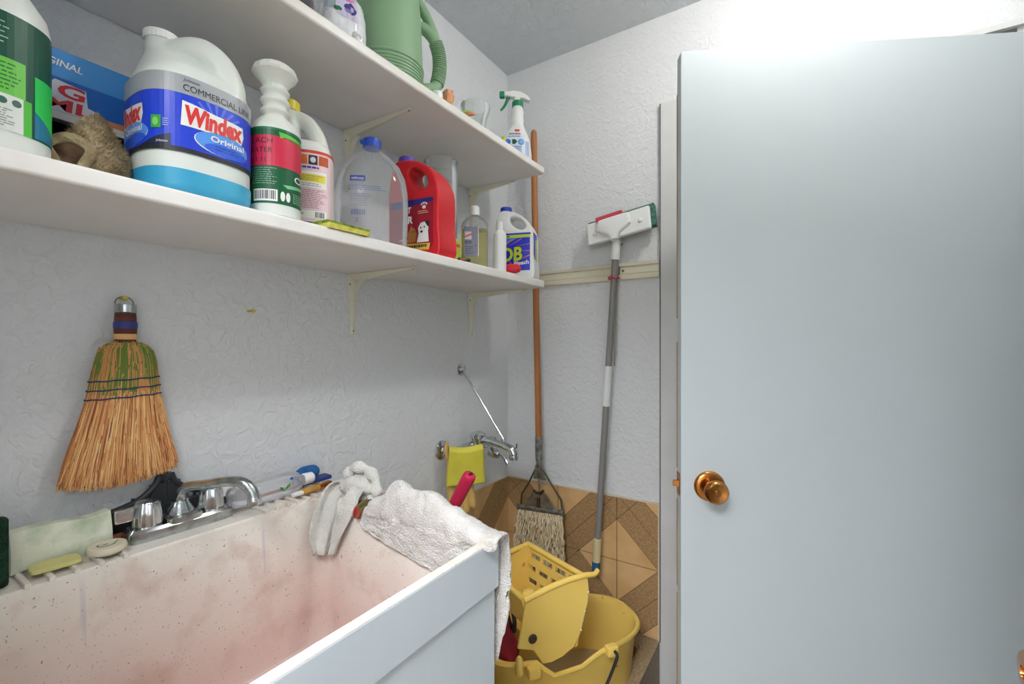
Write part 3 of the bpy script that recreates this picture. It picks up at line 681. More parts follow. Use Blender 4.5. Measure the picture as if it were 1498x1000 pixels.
# ---- scouring sponge lying over the edge
t = thing('scouring_sponge', 'flat green and yellow scouring sponge on the lower shelf edge', 'sponge', (0.285, -1.030, LZ + 0.0005), 90)
def sponge(t, lx, ly, lz, m1, m2, pad=0.4, wob=0.003, n1='sponge_body', n2='scour_pad', seed=0):
    for nm, z0, z1, m in ((n1, lz*pad, lz, m1), (n2, 0.0, lz*pad, m2)):
        mb = MB(); rs = []
        for zz in (z0, z1):
            rs.append([(x + wob*noise.noise(Vector((x*60 + seed, y*60, 1))), y + wob*noise.noise(Vector((x*60, y*60 + seed, 5))), zz + 0.5*wob*noise.noise(Vector((x*50, y*50, seed + zz*300)))) for x, y in rr(-lx/2, lx/2, -ly/2, ly/2, 0.006, 4)])
        mb.rings(rs); obj(nm, mb, m, t)
M_SPY = mat('sponge_yellow', '#d9d36a', 0.95, bump=0.8, bscale=220, var='#c3b848', vscale=60); M_SPG = mat('scour_green', '#8fa83c', 0.95, var='#5d7426', vscale=90, bump=1.0, bscale=300)
sponge(t, 0.096, 0.060, 0.013, M_SPG, M_SPY, 0.5, 0.006)

# ---- clear soap refill bottle, empty
def clear(name, tint, rough=0.04, ior=1.42, base=0.06):
    """thin clear wall: mostly see-through, with Fresnel gloss and a faint milkiness"""
    if name in MATS: return MATS[name]
    m = bpy.data.materials.new(name); m.use_nodes = True; N = m.node_tree.nodes; K = m.node_tree.links; b = N['Principled BSDF']; out = N['Material Output']
    b.inputs['Base Color'].default_value = lin('#eef1f3'); b.inputs['Roughness'].default_value = rough; b.inputs['Specular IOR Level'].default_value = 0.9
    tr = N.new('ShaderNodeBsdfTransparent'); tr.inputs['Color'].default_value = lin(tint)
    fr = N.new('ShaderNodeFresnel'); fr.inputs['IOR'].default_value = ior
    ad = N.new('ShaderNodeMath'); ad.operation = 'MULTIPLY_ADD'; ad.inputs[1].default_value = 0.9; ad.inputs[2].default_value = base; ad.use_clamp = True; K.new(fr.outputs[0], ad.inputs[0])
    mx = N.new('ShaderNodeMixShader'); K.new(ad.outputs[0], mx.inputs[0]); K.new(tr.outputs[0], mx.inputs[1]); K.new(b.outputs[0], mx.inputs[2]); K.new(mx.outputs[0], out.inputs['Surface'])
    MATS[name] = m
    return m
M_CLEAR = clear('clear_plastic', '#f8f9fa', 0.08, 1.3, 0.12); M_GLASS = clear('clear_glass', '#fafcfb', 0.03, 1.3, 0.08); M_CLEARY = clear('yellow_soap', '#f0ea6a', 0.05, 1.2, 0.06)
t = thing('refill_bottle', 'empty clear plastic soap refill bottle with a blue cap', 'bottle', (0.216, -0.895, LZ), 48)
secs = [(0.0, 0, 0, 0.070, 0.046, 2.4), (0.003, 0, 0, 0.078, 0.052, 2.4), (0.026, 0, 0, 0.0795, 0.053, 2.4), (0.030, 0, 0, 0.077, 0.051, 2.4), (0.034, 0, 0, 0.0795, 0.053, 2.4), (0.09, 0, 0, 0.0815, 0.054, 2.3), (0.13, 0, 0, 0.0805, 0.054, 2.2), (0.165, 0, 0, 0.074, 0.051, 2.1), (0.190, 0, 0, 0.062, 0.044, 2.1), (0.208, 0, 0, 0.045, 0.034, 2), (0.219, 0, 0, 0.029, 0.025, 2), (0.226, 0, 0, 0.0195, 0.0195, 2), (0.238, 0, 0, 0.018, 0.018, 2)]
mb = MB().loft(secs, 56, cap=False); mb.f.append(tuple(range(56))); mb.m.append(0)
o = obj('bottle_body', mb, M_CLEAR, t, smooth=60)
obj('cap', capmesh(0.0205, 0.020, 24, 0.9, 0.232), ink('#2450c0', 0.35), t)
obj('cap_spout', MB().box((-0.020, -0.006, 0.243), (0.012, 0.012, 0.008), 0.003), ink('#2450c0', 0.35), t)
p = Print(Wrap(0.0812, 0.0540, 2.3), 0.0008); DB = ink('#1f3f9a')
p.rect(-0.044, 0.138, -0.012, 0.150, DB, 1); p.text('softsoap', -0.028, 0.1412, 0.0085, WHT, 3, 0.026, 0.1, 0, 0, 'C'); p.lines(-0.05, 0.118, 0.034, 0.130, 3, ink('#5f78b8'), 1, 0.3); p.lines(-0.045, 0.082, 0.0, 0.112, 6, ink('#7f90bc'), 1, 0.2)
p.bars(-0.042, 0.064, -0.012, 0.076, ink('#4a5c9c'), 1); p.text('2', -0.030, 0.049, 0.012, ink('#4a5c9c'), 1, None, 0, 0, 0, 'C')
p.build('label', t)

# ---- red pet-stain jug
M_REDJ = mat('red_plastic', '#e02a33', 0.3, var='#d2222c', vscale=6)
rx = 0.076
t = slab_jug('cleaner_jug', 'bright red plastic jug with purple cap and pet picture label', (0.226, -0.742, LZ), 8, M_REDJ, rx, 0.040,
             [(-rx, 0), (0, 0), (rx, 0), (rx, 0.08), (rx, 0.155), (0.066, 0.190), (0.044, 0.220), (0.010, 0.242), (-0.030, 0.252), (-0.060, 0.252), (-0.073, 0.236), (-rx, 0.19), (-rx, 0.08), (-rx, 0)],
             ((0.012, 0.198), 0.040, 0.0175, -42), ink('#5a48b0', 0.4), 0.022, -0.048, 0.250, 0.018)
p = Print(Flat((0, -0.040, 0), (1, 0, 0), (0, 0, 1), (0, -1, 0)), 0.0012, 0.0003, 0.02)
p.poly([(-0.066, 0.022), (0.050, 0.014), (0.062, 0.030), (0.062, 0.142), (-0.066, 0.142)], ink('#a81a34')); p.poly([(-0.066, 0.122), (0.062, 0.132), (0.062, 0.142), (-0.066, 0.142)], ink('#2b2f86'), 1)
p.poly([(-0.066, 0.022), (0.050, 0.014), (0.054, 0.030), (-0.066, 0.036)], ink('#e0c04a'), 2); p.lines(-0.04, 0.021, 0.044, 0.029, 1, ink('#5a3a1a'), 3, 0.8)
p.text('T', -0.004, 0.110, 0.020, WHT, 3, 0.011, 0.1, 0.03, 0, 'R'); p.text('ER', 0.002, 0.084, 0.024, WHT, 3, 0.028, 0.1, 0.04, 0, 'R')
p.oval(0.036, 0.120, 0.0055, 0.0045, WHT, 3, 12)
for k in range(4): p.oval(0.0285 + 0.005*k, 0.1275 + (0.0025 if k in (1, 2) else 0), 0.0021, 0.0030, WHT, 3, 10)
p.lines(0.018, 0.104, 0.052, 0.113, 2, ink('#e8d0a0'), 3, 0.4)
p.poly([(-0.016, 0.036), (0.010, 0.036), (0.014, 0.056), (0.006, 0.072), (-0.006, 0.072), (-0.014, 0.056)], ink('#b8793c'), 2); p.poly([(-0.006, 0.072), (-0.002, 0.080), (0.001, 0.072)], ink('#b8793c'), 2); p.oval(-0.001, 0.062, 0.0016, 0.002, BLK, 3, 8); p.oval(0.006, 0.062, 0.0016, 0.002, BLK, 3, 8)
p.poly([(0.014, 0.034), (0.050, 0.034), (0.048, 0.060), (0.050, 0.076), (0.040, 0.084), (0.026, 0.082), (0.018, 0.070), (0.020, 0.056)], WHT, 3); p.poly([(0.038, 0.084), (0.050, 0.086), (0.052, 0.070), (0.046, 0.072)], ink('#3a2a22'), 4)
p.oval(0.0265, 0.070, 0.002, 0.0025, BLK, 4, 8); p.oval(0.037, 0.071, 0.002, 0.0025, BLK, 4, 8); p.oval(0.0285, 0.060, 0.004, 0.003, BLK, 4, 10)
p.build('label', t)

# ---- tall clear tumbler
t = thing('tall_vase', 'tall clear cylindrical vase behind the red jug', 'vase', (0.150, -0.585, LZ), 40)
o = obj('vase_wall', MB().lathe([(0.001, 0.001), (0.046, 0.001), (0.047, 0.004), (0.049, 0.318), (0.0505, 0.3215), (0.048, 0.322), (0.0455, 0.318), (0.0440, 0.014), (0.001, 0.014)], 56), M_GLASS, t, smooth=50)
# ---- things half hidden between the red jug and the tumbler
t = thing('cleaner_can', 'yellow-green labelled can half hidden behind the red jug', 'can', (0.185, -0.605 + 0.055, LZ), 40)
t.location = (0.236, -0.640, LZ)
r = 0.026
obj('can_body', MB().lathe([(r*0.95, 0), (r, 0.002), (r, 0.060), (r*0.9, 0.066), (r*0.5, 0.076), (0.001, 0.076)], 32), ink('#b8cf3a', 0.4), t)
p = Print(Wrap(r)); p.oval(0.0, 0.028, 0.012, 0.014, ink('#4f98a8')); p.oval(0.002, 0.028, 0.007, 0.009, ink('#2c4a5a'), 1); p.rect(-0.03, 0.046, 0.03, 0.054, ink('#d8506a'), 1); p.build('label', t)
t = thing('keychain', 'small black and gold tab lying at the shelf edge by the red jug', 'tag', (0.299, -0.662, LZ), 60)
obj('tag_body', MB().box((0, 0, 0.005), (0.036, 0.012, 0.010), 0.004), M_BLACK, t); obj('gold_band', MB().box((-0.004, -0.0065, 0.005), (0.018, 0.002, 0.005), 0.0008), M_BRASS, t)

# ---- clear dish-soap bottle, half yellow
t = thing('soap_bottle', 'flat clear bottle of yellow soap with a grey label', 'bottle', (0.257, -0.560, LZ), 34)
E2 = 5.0; ax_, ay_ = 0.038, 0.027
mb = MB().loft([(0.0, 0, 0, ax_*0.94, ay_*0.94, E2), (0.003, 0, 0, ax_, ay_, E2), (0.020, 0, 0, ax_, ay_, E2), (0.022, 0, 0, ax_*0.97, ay_*0.97, E2), (0.024, 0, 0, ax_, ay_, E2), (0.120, 0, 0, ax_, ay_, E2), (0.130, 0, 0, ax_*0.93, ay_*0.9, 4), (0.142, 0, 0, ax_*0.70, ay_*0.75, 3), (0.149, 0, 0, 0.013, 0.013, 2), (0.156, 0, 0, 0.012, 0.012, 2)], 56, cap=False); mb.f.append(tuple(range(56))); mb.m.append(0)
o = obj('bottle_body', mb, M_CLEAR, t, smooth=50)
obj('soap', MB().loft([(0.004, 0, 0, ax_*0.93, ay_*0.9, E2), (0.110, 0, 0, ax_*0.93, ay_*0.9, E2)], 56), M_CLEARY, t, smooth=50, label='clear yellow soap inside the bottle')
obj('cap', capmesh(0.0135, 0.026, 20, 0.9, 0.152), M_WHITE, t)
p = Print(Flat((0, -ay_, 0), (1, 0, 0), (0, 0, 1), (0, -1, 0)), 0.0006, 0.0002, 0.02)
p.rect(-0.029, 0.030, 0.010, 0.114, ink('#7d7f92')); p.rect(-0.027, 0.078, -0.008, 0.100, ink('#c9ccd8'), 1); p.poly([(-0.027, 0.082), (-0.008, 0.090), (-0.008, 0.096), (-0.027, 0.088)], ink('#d86a44'), 2)
p.bars(-0.026, 0.066, -0.008, 0.074, BLK, 1); p.lines(-0.025, 0.036, -0.004, 0.060, 4, ink('#4a4c5c'), 1, 0.35)
for x, z in ((0.003, 0.060), (-0.003, 0.042)):
    q = [(x + 0.0045*math.cos(R(a)), z + 0.0045*math.sin(R(a))) for a in (90, 210, 330)]
    for i in range(3):
        a, b = q[i], q[(i+1) % 3]; p.poly([a, ((a[0]*2+b[0])/3, (a[1]*2+b[1])/3), (x, z)], BLK, 1)
p.rect(0.0105, 0.030, 0.0118, 0.114, WHT, 1)
p.build('label', t)

# ---- white squeeze bottle, red capped bottle lying down, bleach jug
t = thing('squeeze_bottle', 'plain slim white squeeze bottle between soap and bleach', 'bottle', (0.276, -0.462, LZ), 40)
obj('bottle_body', MB().lathe([(0.019, 0), (0.0205, 0.003), (0.0205, 0.112), (0.0185, 0.120), (0.012, 0.127), (0.009, 0.130), (0.009, 0.134)], 36), M_WHITE, t)
obj('cap', capmesh(0.0105, 0.022, 18, 0.9, 0.132), M_WHITE, t)
t = thing('fallen_bottle', 'small red-capped bottle lying on the shelf before the bleach', 'bottle', (0.289, -0.425, LZ + 0.0155), 12)
obj('cap', MB().lathe([(0.001, 0.034), (0.008, 0.034), (0.011, 0.031), (0.0145, 0.020), (0.0152, 0.004), (0.0152, -0.010), (0.001, -0.010)], 28, 0, RY(90)), ink('#d8283c', 0.35), t)
obj('bottle_body', MB().lathe([(0.001, -0.010), (0.012, -0.010), (0.0125, -0.034), (0.001, -0.036)], 28, 0, RY(90)), M_WHITE, t)
rx = 0.068
t = slab_jug('bleach_jug', 'white bleach jug with blue cap and blue and yellow label', (0.230, -0.294, LZ), 18, M_WHITE, rx, 0.046,
             [(-rx, 0), (0, 0), (rx, 0), (rx, 0.08), (rx, 0.135), (0.064, 0.162), (0.048, 0.190), (0.018, 0.216), (-0.014, 0.230), (-0.048, 0.232), (-0.062, 0.205), (-rx, 0.160), (-rx, 0.08), (-rx, 0)],
             ((0.012, 0.186), 0.034, 0.0165, -38), ink('#2448b8', 0.35), 0.020, -0.036, 0.231, 0.018, 0.6, (0.14, 0.23))
p = Print(Wrap(0.0682, 0.0462, 9.0), 0.0012, 0.0003); BL2 = ink('#1f36c8', 0.3); YL = ink('#c8dc3c'); OR = ink('#e8824a')
p.rect(-0.11, 0.026, 0.118, 0.150, BL2); p.rect(-0.07, 0.134, 0.060, 0.144, YL, 1); p.rect(0.060, 0.026, 0.066, 0.150, WHT, 2); p.rect(0.092, 0.034, 0.118, 0.132, YL, 1); p.poly([(-0.06, 0.100), (-0.06, 0.134), (0.02, 0.134)], ink('#3a8ae0'), 1)
for q in ([(-0.040, 0.100), (-0.006, 0.128), (0.004, 0.130)], [(-0.02, 0.104), (0.026, 0.130), (0.032, 0.130)], [(0.0, 0.104), (0.058, 0.112), (0.058, 0.114)], [(0.020, 0.092), (0.058, 0.088), (0.058, 0.091)], [(0.018, 0.060), (0.058, 0.078), (0.058, 0.074)], [(-0.02, 0.066), (0.004, 0.034), (0.010, 0.034)]): p.poly(q, OR, 2)
p.text('OB', 0.034, 0.060, 0.064, BLK, 3, 0.080, 0.1, 0.05, 3, 'R'); p.text('OB', 0.032, 0.061, 0.061, YL, 4, 0.076, 0.1, 0.035, 3, 'R')
p.text('Bleach', 0.004, 0.043, 0.018, WHT, 5, 0.050, 0.1, 0.025, 5); p.lines(-0.06, 0.136, -0.01, 0.142, 1, ink('#2a3a5a'), 3, 0.8)
p.build('label', t)

# ================================================================== upper shelf
M_CAN = mat('can_green', '#8fb38c', 0.45, var='#86aa84', vscale=5)
t = thing('watering_can', 'large sage green plastic watering can with a ribbed handle', 'watering can', (0.195, -0.828, UZ), 62)
prof = [(0.075, 0.0), (0.082, 0.002)]
for k in range(8):
    z = 0.005 + 0.0075*k; prof += [(0.0850, z), (0.0850, z + 0.0045), (0.0832, z + 0.0052), (0.0832, z + 0.0070)]
prof += [(0.0862, 0.067), (0.0862, 0.071), (0.0835, 0.074), (0.082, 0.12), (0.079, 0.20), (0.074, 0.25), (0.066, 0.28), (0.060, 0.283), (0.056, 0.27)]
obj('can_body', MB().lathe(prof, 64, cap=False), M_CAN, t, smooth=30)
path = smoothpath([(0.070, 0, 0.200), (0.095, 0, 0.199), (0.118, 0, 0.180), (0.130, 0, 0.150), (0.133, 0, 0.115), (0.128, 0, 0.080), (0.116, 0, 0.055), (0.078, 0, 0.042)], 14)
rad = []
L_ = len(path)
for i, q in enumerate(path):
    u = i / (L_ - 1); rib = False
    rad.append(0.0145 if not (0.32 < u < 0.77) else 0.0136)
h_ = obj('handle', MB().tube(path, rad, 18), M_CAN, t, smooth=60)
grip = [q for i, q in enumerate(path) if 0.32 < i/(L_-1) < 0.77]
rings_ = MB()
gp = smoothpath(grip, 1)
for k in range(0, len(gp) - 1, 2):
    a, b = gp[k], gp[min(k+1, len(gp)-1)]; d = (b - a).normalized() * 0.0012
    rings_.tube([a - d, a + d], 0.0182, 18)
obj('grip_ribs', rings_, M_CAN, h_, smooth=40)
strap = smoothpath([(0.124, 0, 0.172), (0.112, 0, 0.205), (0.094, 0, 0.238), (0.066, 0, 0.272), (0.02, 0, 0.296), (-0.03, 0, 0.296), (-0.062, 0, 0.270)], 6)
obj('top_strap', MB().tube(strap, 0.0125, 14), M_CAN, t, smooth=60)
obj('spout', MB().tube(smoothpath([(-0.07, 0, 0.05), (-0.12, 0, 0.11), (-0.16, 0, 0.19), (-0.19, 0, 0.26)], 5), [0.022 - 0.0006*i for i in range(16)], 14), M_CAN, t, smooth=60)
obj('drain_cap', capmesh(0.0135, 0.030, 16, 0.9, 0.001, 0.116, -0.030), M_WHITE, t)

def blob(fn, nu=28, nv=40):
    """closed lumpy surface: fn(u 0..1 up, a angle) -> point"""
    return MB().rings([[fn(i/nu, 2*math.pi*j/nv) for j in range(nv)] for i in range(nu + 1)])
M_BAG = mat('plastic_bag', '#e9eaee', 0.25, var='#d6d8de', vscale=40, coat=0.3)
t = thing('plastic_bag', 'crumpled white plastic bag with pink and purple print beside the watering can', 'bag', (0.215, -0.985, UZ), 62)
def bagf(u, a, off=0.0):
    z = 0.145*u; k = (0.55 + 0.45*math.sin(math.pi*min(1, 0.22 + u*0.62))) * (1 if u < 0.8 else 1 - 1.6*(u - 0.8))
    c, s_ = math.cos(a), math.sin(a)
    n = noise.noise(Vector((c*1.7, s_*1.7, u*2 + 9))) * 0.010 + abs(noise.noise(Vector((c*5, s_*5, u*3.0)))) * 0.007
    rr_ = (0.058 + n) * k + off
    return (rr_*c*1.0, rr_*s_*0.85, z)
o = obj('bag_body', blob(bagf, 30, 64), M_BAG, t, smooth=50)
class Bagw:
    def at(s, d, z, off): return bagf(min(max(z / 0.145, 0.0), 1.0), -math.pi/2 + d / 0.052, off)
p = Print(Bagw(), 0.0012, 0.0004, 0.003)
def spl(x, z, rx, rz, c, l, nn=14, j=0.25): p.poly([(x + rx*math.cos(2*math.pi*k/nn)*(1 + random.uniform(-j, j)), z + rz*math.sin(2*math.pi*k/nn)*(1 + random.uniform(-j, j))) for k in range(nn)], ink(c, 0.3), l)
def patch(x0, z0, x1, z1, c, l):
    n = 5
    for i in range(n):
        za, zb = z0 + (z1-z0)*i/n, z0 + (z1-z0)*(i+1)/n; p.rect(x0, za, x1, zb, ink(c, 0.3), l)
patch(-0.008, 0.066, 0.030, 0.122, '#d3cbe6', 0); spl(0.016, 0.112, 0.012, 0.009, '#e28ac4', 1); spl(0.012, 0.108, 0.006, 0.005, '#e86aa8', 2); spl(0.016, 0.088, 0.011, 0.012, '#4a3c8c', 1); spl(0.012, 0.082, 0.007, 0.004, '#8a80c0', 2); spl(-0.012, 0.112, 0.0065, 0.009, '#2f66c0', 1); spl(-0.006, 0.078, 0.007, 0.005, '#2c7a4a', 1); patch(-0.030, 0.075, -0.010, 0.100, '#a8b4be', 0)
p.build('bag_print', t)
t = thing('pouch', 'dark grey pouch on the upper shelf left of the plastic bag', 'pouch', (0.225, -1.105, UZ), 62)
obj('pouch_body', blob(lambda u, a: ((0.05*math.sin(math.pi*(0.12 + 0.76*u)) + 0.006*noise.noise(Vector((math.cos(a)*2, math.sin(a)*2, u*3))))*math.cos(a), (0.04*math.sin(math.pi*(0.12 + 0.76*u)))*math.sin(a), 0.10*u)), mat('pouch_cloth', '#4a4a52', 0.7, var='#6a5c58', vscale=40), t, smooth=60)
t = thing('peg', 'small round white peg on the edge of the upper shelf', 'peg', (0.300, -1.003, UZ), 60)
obj('peg_body', MB().lathe([(0.006, 0), (0.007, 0.003), (0.006, 0.008), (0.0095, 0.011), (0.0085, 0.016), (0.001, 0.018)], 20), M_WHITE, t)

t = thing('artificial_flower', 'peach artificial flower with a green leaf lying on the upper shelf', 'flower', (0.262, -0.660, UZ), 55)
t.scale = (1.3, 1.3, 1.3)
M_PEACH = mat('petal_peach', '#e8a070', 0.7, var='#f0bf96', vscale=60)
def leaf(L, Wd, bend, M):
    mb = MB().grid(lambda u, v: (Wd*math.sin(math.pi*min(0.98, 0.04 + 0.94*u))**0.8*(v - 0.5), L*u, bend*math.sin(math.pi*u*0.6) + 0.25*Wd*(2*v - 1)**2), 8, 4, 0, M); return mb
for k in range(7):
    o = obj('petal', leaf(0.034, 0.026, 0.012, T(-0.012, 0, 0.018) @ RZ(51*k + 10) @ RX(38 + 8*(k % 3))), M_PEACH, t, smooth=60); solid(o, 0.0006)
for k, (a, c) in enumerate(((-75, '#cfe0a0'), (-110, '#b8cc7a'))):
    o = obj('leaf', leaf(0.034, 0.016, 0.006, T(0.004, 0.0, 0.004) @ RZ(a) @ RX(10)), mat('leaf_%d' % k, c, 0.6), t, smooth=60); solid(o, 0.0006)
o = obj('leaf', leaf(0.026, 0.014, 0.004, T(0.018, -0.010, 0.003) @ RZ(-95) @ RX(8)), mat('leaf_orange', '#dc8a5a', 0.6), t, smooth=60); solid(o, 0.0006)
obj('stem', MB().tube(smoothpath([(-0.01, 0.0, 0.02), (0.012, 0.01, 0.048), (0.03, 0.012, 0.052), (0.046, 0.01, 0.050)], 4), 0.0009, 6), mat('stem_pale', '#d8d8cc', 0.7), t)
t = thing('drinking_glass', 'clear flared glass on the upper shelf left of the spray bottle', 'glass', (0.195, -0.478, UZ), 40)
obj('glass_wall', MB().lathe([(0.001, 0.001), (0.030, 0.001), (0.031, 0.006), (0.029, 0.030), (0.030, 0.060), (0.036, 0.095), (0.044, 0.118), (0.0465, 0.130), (0.0455, 0.137), (0.0435, 0.137), (0.0440, 0.130), (0.0415, 0.118), (0.0335, 0.096), (0.0275, 0.060), (0.026, 0.020), (0.001, 0.012)], 48), M_GLASS, t, smooth=60)
t = thing('push_pin', 'tiny yellow-green cap on the upper shelf edge right of the glass', 'cap', (0.296, -0.470, UZ), 0)
obj('cap_body', MB().lathe([(0.006, 0), (0.0065, 0.006), (0.005, 0.012), (0.007, 0.015), (0.006, 0.019), (0.001, 0.020)], 16), ink('#d4d84a', 0.4), t)

t = thing('spray_bottle', 'white spray bottle with green trigger at the end of the upper shelf', 'bottle', (0.205, -0.262, UZ), 34)
t.scale = (1.06, 1.06, 1.05)
def sbk(z): return 1.0
secs = [(0, 0, 0, 0.050, 0.030, 3), (0.004, 0, 0, 0.054, 0.033, 3), (0.05, 0, 0, 0.054, 0.033, 2.8), (0.09, 0, 0, 0.050, 0.031, 2.6), (0.118, 0.002, 0, 0.040, 0.027, 2.4), (0.138, 0.006, 0, 0.027, 0.022, 2.2), (0.150, 0.008, 0, 0.0205, 0.019, 2), (0.160, 0.008, 0, 0.0195, 0.018, 2), (0.172, 0.007, 0, 0.0215, 0.019, 2), (0.184, 0.008, 0, 0.0190, 0.018, 2), (0.198, 0.008, 0, 0.0205, 0.018, 2), (0.212, 0.008, 0, 0.0165, 0.016, 2), (0.220, 0.008, 0, 0.015, 0.015, 2)]
obj('bottle_body', MB().loft(secs, 48), M_WHITE, t, smooth=60)
M_GRN = mat('trigger_green', '#0f8a5c', 0.35)
obj('collar', capmesh(0.0185, 0.018, 22, 0.9, 0.214, 0.008, 0), M_GRN, t)
hd = MB(); prf = [(-0.036, 0.248), (-0.036, 0.262), (-0.006, 0.266), (0.020, 0.262), (0.040, 0.250), (0.050, 0.236), (0.046, 0.232), (0.026, 0.240), (0.016, 0.240), (0.016, 0.230), (0.000, 0.230), (-0.002, 0.244)]
hd.prism([(x, z) for x, z in prf], -0.0115, 0.0115, 0, RX(90)); o = obj('spray_head', hd, M_WHITE, t, smooth=0)
b_ = o.modifiers.new('bevel', 'BEVEL'); b_.width = 0.003; b_.segments = 2
obj('nozzle', MB().lathe([(0.001, 0.0), (0.0105, 0.0), (0.012, 0.003), (0.012, 0.013), (0.0095, 0.016), (0.001, 0.016)], 8, 0, T(-0.036, 0, 0.255) @ RY(-90)), M_GRN, t, smooth=0)
obj('trigger', MB().tube(smoothpath([(-0.022, 0, 0.250), (-0.027, 0, 0.236), (-0.036, 0, 0.218), (-0.048, 0, 0.204)], 4), [0.0060 - 0.0002*i for i in range(13)], 10), M_GRN, t)
class Sb:
    def at(s, d, z, off):
        for a, b in zip(secs, secs[1:]):
            if a[0] <= z <= b[0]:
                u = (z - a[0]) / (b[0] - a[0]); rx, ry, e, cx = (a[i]*(1-u) + b[i]*u for i in (3, 4, 5, 1))
                x = max(-0.98, min(0.98, d / rx)); return (cx + d, -ry * (1 - abs(x)**e) ** (1/e) - off, z)
        return (d, -0.03, z)
p = Print(Sb(), 0.0006, 0.0003, 0.004)
def band(x0, z0, x1, z1, c, l, n=6):
    for i in range(n): p.rect(x0, z0 + (z1-z0)*i/n, x1, z0 + (z1-z0)*(i+1)/n, ink(c, 0.35), l)
band(-0.040, 0.030, 0.030, 0.116, '#e4eaf4', 0, 10); p.rect(-0.006, 0.122, 0.010, 0.130, ink('#d84048'), 1); p.lines(-0.022, 0.110, 0.022, 0.118, 1, ink('#6c7c8c'), 2, 0.7); p.lines(-0.024, 0.102, 0.022, 0.108, 1, ink('#7a90b4'), 2, 0.6)
band(-0.032, 0.030, 0.020, 0.074, '#b8cbe8', 1); p.oval(-0.026, 0.086, 0.0105, 0.0105, ink('#3c80d8'), 2, 16); p.oval(0.018, 0.086, 0.0105, 0.0105, ink('#5a9ce0'), 2, 16); p.oval(0.020, 0.086, 0.007, 0.007, ink('#8fbcf0'), 3, 12)
spl2 = [(-0.012, 0.092), (-0.006, 0.096), (0.002, 0.092), (0.006, 0.086), (-0.002, 0.078), (-0.010, 0.078)]; p.poly(spl2, ink('#245a3c'), 2); p.lines(-0.004, 0.034, 0.018, 0.072, 7, ink('#5c7cb4'), 3, 0.35); band(0.032, 0.040, 0.044, 0.090, '#a8bce4', 1)
p.build('label', t)

# ================================================================== left wall: whisk broom, nails, mop-basin faucet
M_STR = [mat('straw_a', '#eab878', 0.8), mat('straw_b', '#dc9c60', 0.8), mat('straw_c', '#f4d294', 0.8), mat('straw_d', '#c47c4c', 0.8), mat('straw_e', '#9c5a3a', 0.8)]
M_STRG = mat('straw_green', '#6f8a3c', 0.85); M_STRG2 = mat('straw_green_bright', '#3f8a3a', 0.85)
t = thing('whisk_broom', 'straw whisk broom with green dyed shoulders hanging on the left wall', 'broom', (0.003, -1.289, 1.06), 90)
# local: x along the wall, -y out from the wall, z up
def wid(z):      # half width and centre of the broom at height z
    if z > 0.236: u = (z - 0.236) / 0.010; return 0.016 + 0.020*max(0, 1 - u)**0.5 if u < 1 else 0.016, 0.001
    tab = [(0.0, 0.083, -0.004), (0.02, 0.081, -0.004), (0.06, 0.071, -0.003), (0.10, 0.062, -0.002), (0.145, 0.0525, 0.0), (0.18, 0.048, 0.001), (0.21, 0.0445, 0.002), (0.228, 0.040, 0.002), (0.236, 0.036, 0.001)]
    for a, b in zip(tab, tab[1:]):
        if z <= b[0]: u = (z - a[0]) / (b[0] - a[0]); return a[1]*(1-u) + b[1]*u, a[2]*(1-u) + b[2]*u
    return 0.036, 0.001
def thick(z): return 0.010 + 0.008*min(1, z/0.15) if z < 0.20 else 0.018 - 0.004*(z-0.2)/0.046
core = MB().rings([[(wid(z)[1] + (wid(z)[0]*0.93)*math.cos(a), -0.022 + thick(z)*0.8*math.sin(a), z) for a in [2*math.pi*k/24 for k in range(24)]] for z in (0.03, 0.06, 0.10, 0.145, 0.18, 0.21, 0.228, 0.236, 0.243, 0.248)])
obj('straw_core', core, M_STR[1], t, smooth=50)
br = MB(); rb = random.Random(3)
for k in range(1500):
    a = rb.random(); s_ = 2*a - 1; front = rb.random()
    ph = math.pi * (1 + rb.random()) if front < 0.85 else math.pi * rb.random()
    off = 1.0 + rb.uniform(-0.10, 0.06); end = rb.uniform(-0.012, 0.010) + 0.016*abs(s_)**2 * (1 if s_ > 0 else 0.7) + (0.02 if rb.random() < 0.15 else 0); wob = rb.uniform(-0.0035, 0.0035); top = rb.uniform(0.150, 0.160) if k % 3 else rb.uniform(0.225, 0.244)
    pts = []
    c_ = math.cos(ph) if False else s_; sn = -math.sqrt(max(0.0, 1 - s_*s_)) if front < 0.85 else math.sqrt(max(0.0, 1 - s_*s_))
    for i in range(6):
        u = i / 5; z = end + (top - end)*u; hw, cx = wid(max(z, 0)); sp = 1.0 + (rb.uniform(-0.03, 0.03) if i < 3 else 0)
        pts.append((cx + hw*c_*sp + wob*(1-u)**2*1.5, -0.022 + thick(max(z, 0))*sn*off + rb.uniform(-0.0008, 0.0008), z))
    w0 = rb.uniform(0.0007, 0.0014)
    mi = rb.choices((0, 1, 2, 3, 4), (30, 30, 14, 16, 10))[0]
    br.tube(pts, [w0*0.6, w0*0.8, w0, w0, w0, w0], 4, mi)
    if k % 3 == 0:
        pass
obj('bristles', br, M_STR, t, smooth=0, kind='stuff')
sh = MB()
for k in range(620):
    s_ = rb.uniform(-1, 1); g0 = rb.uniform(0.150, 0.195); g1 = rb.uniform(0.205, 0.247); pts = []
    for i in range(5):
        z = g0 + (g1 - g0)*i/4; hw, cx = wid(z); pts.append((cx + hw*s_, -0.022 - thick(z)*math.sqrt(max(0, 1 - s_*s_))*1.06 - 0.0004, z))
    nn = noise.noise(Vector((s_*2.2, g0*28, 3))); mi = 0 if (nn > 0.18 or rb.random() < 0.34) else (1 if nn > -0.25 else 2)
    sh.tube(pts, rb.uniform(0.0007, 0.0013), 4, mi)
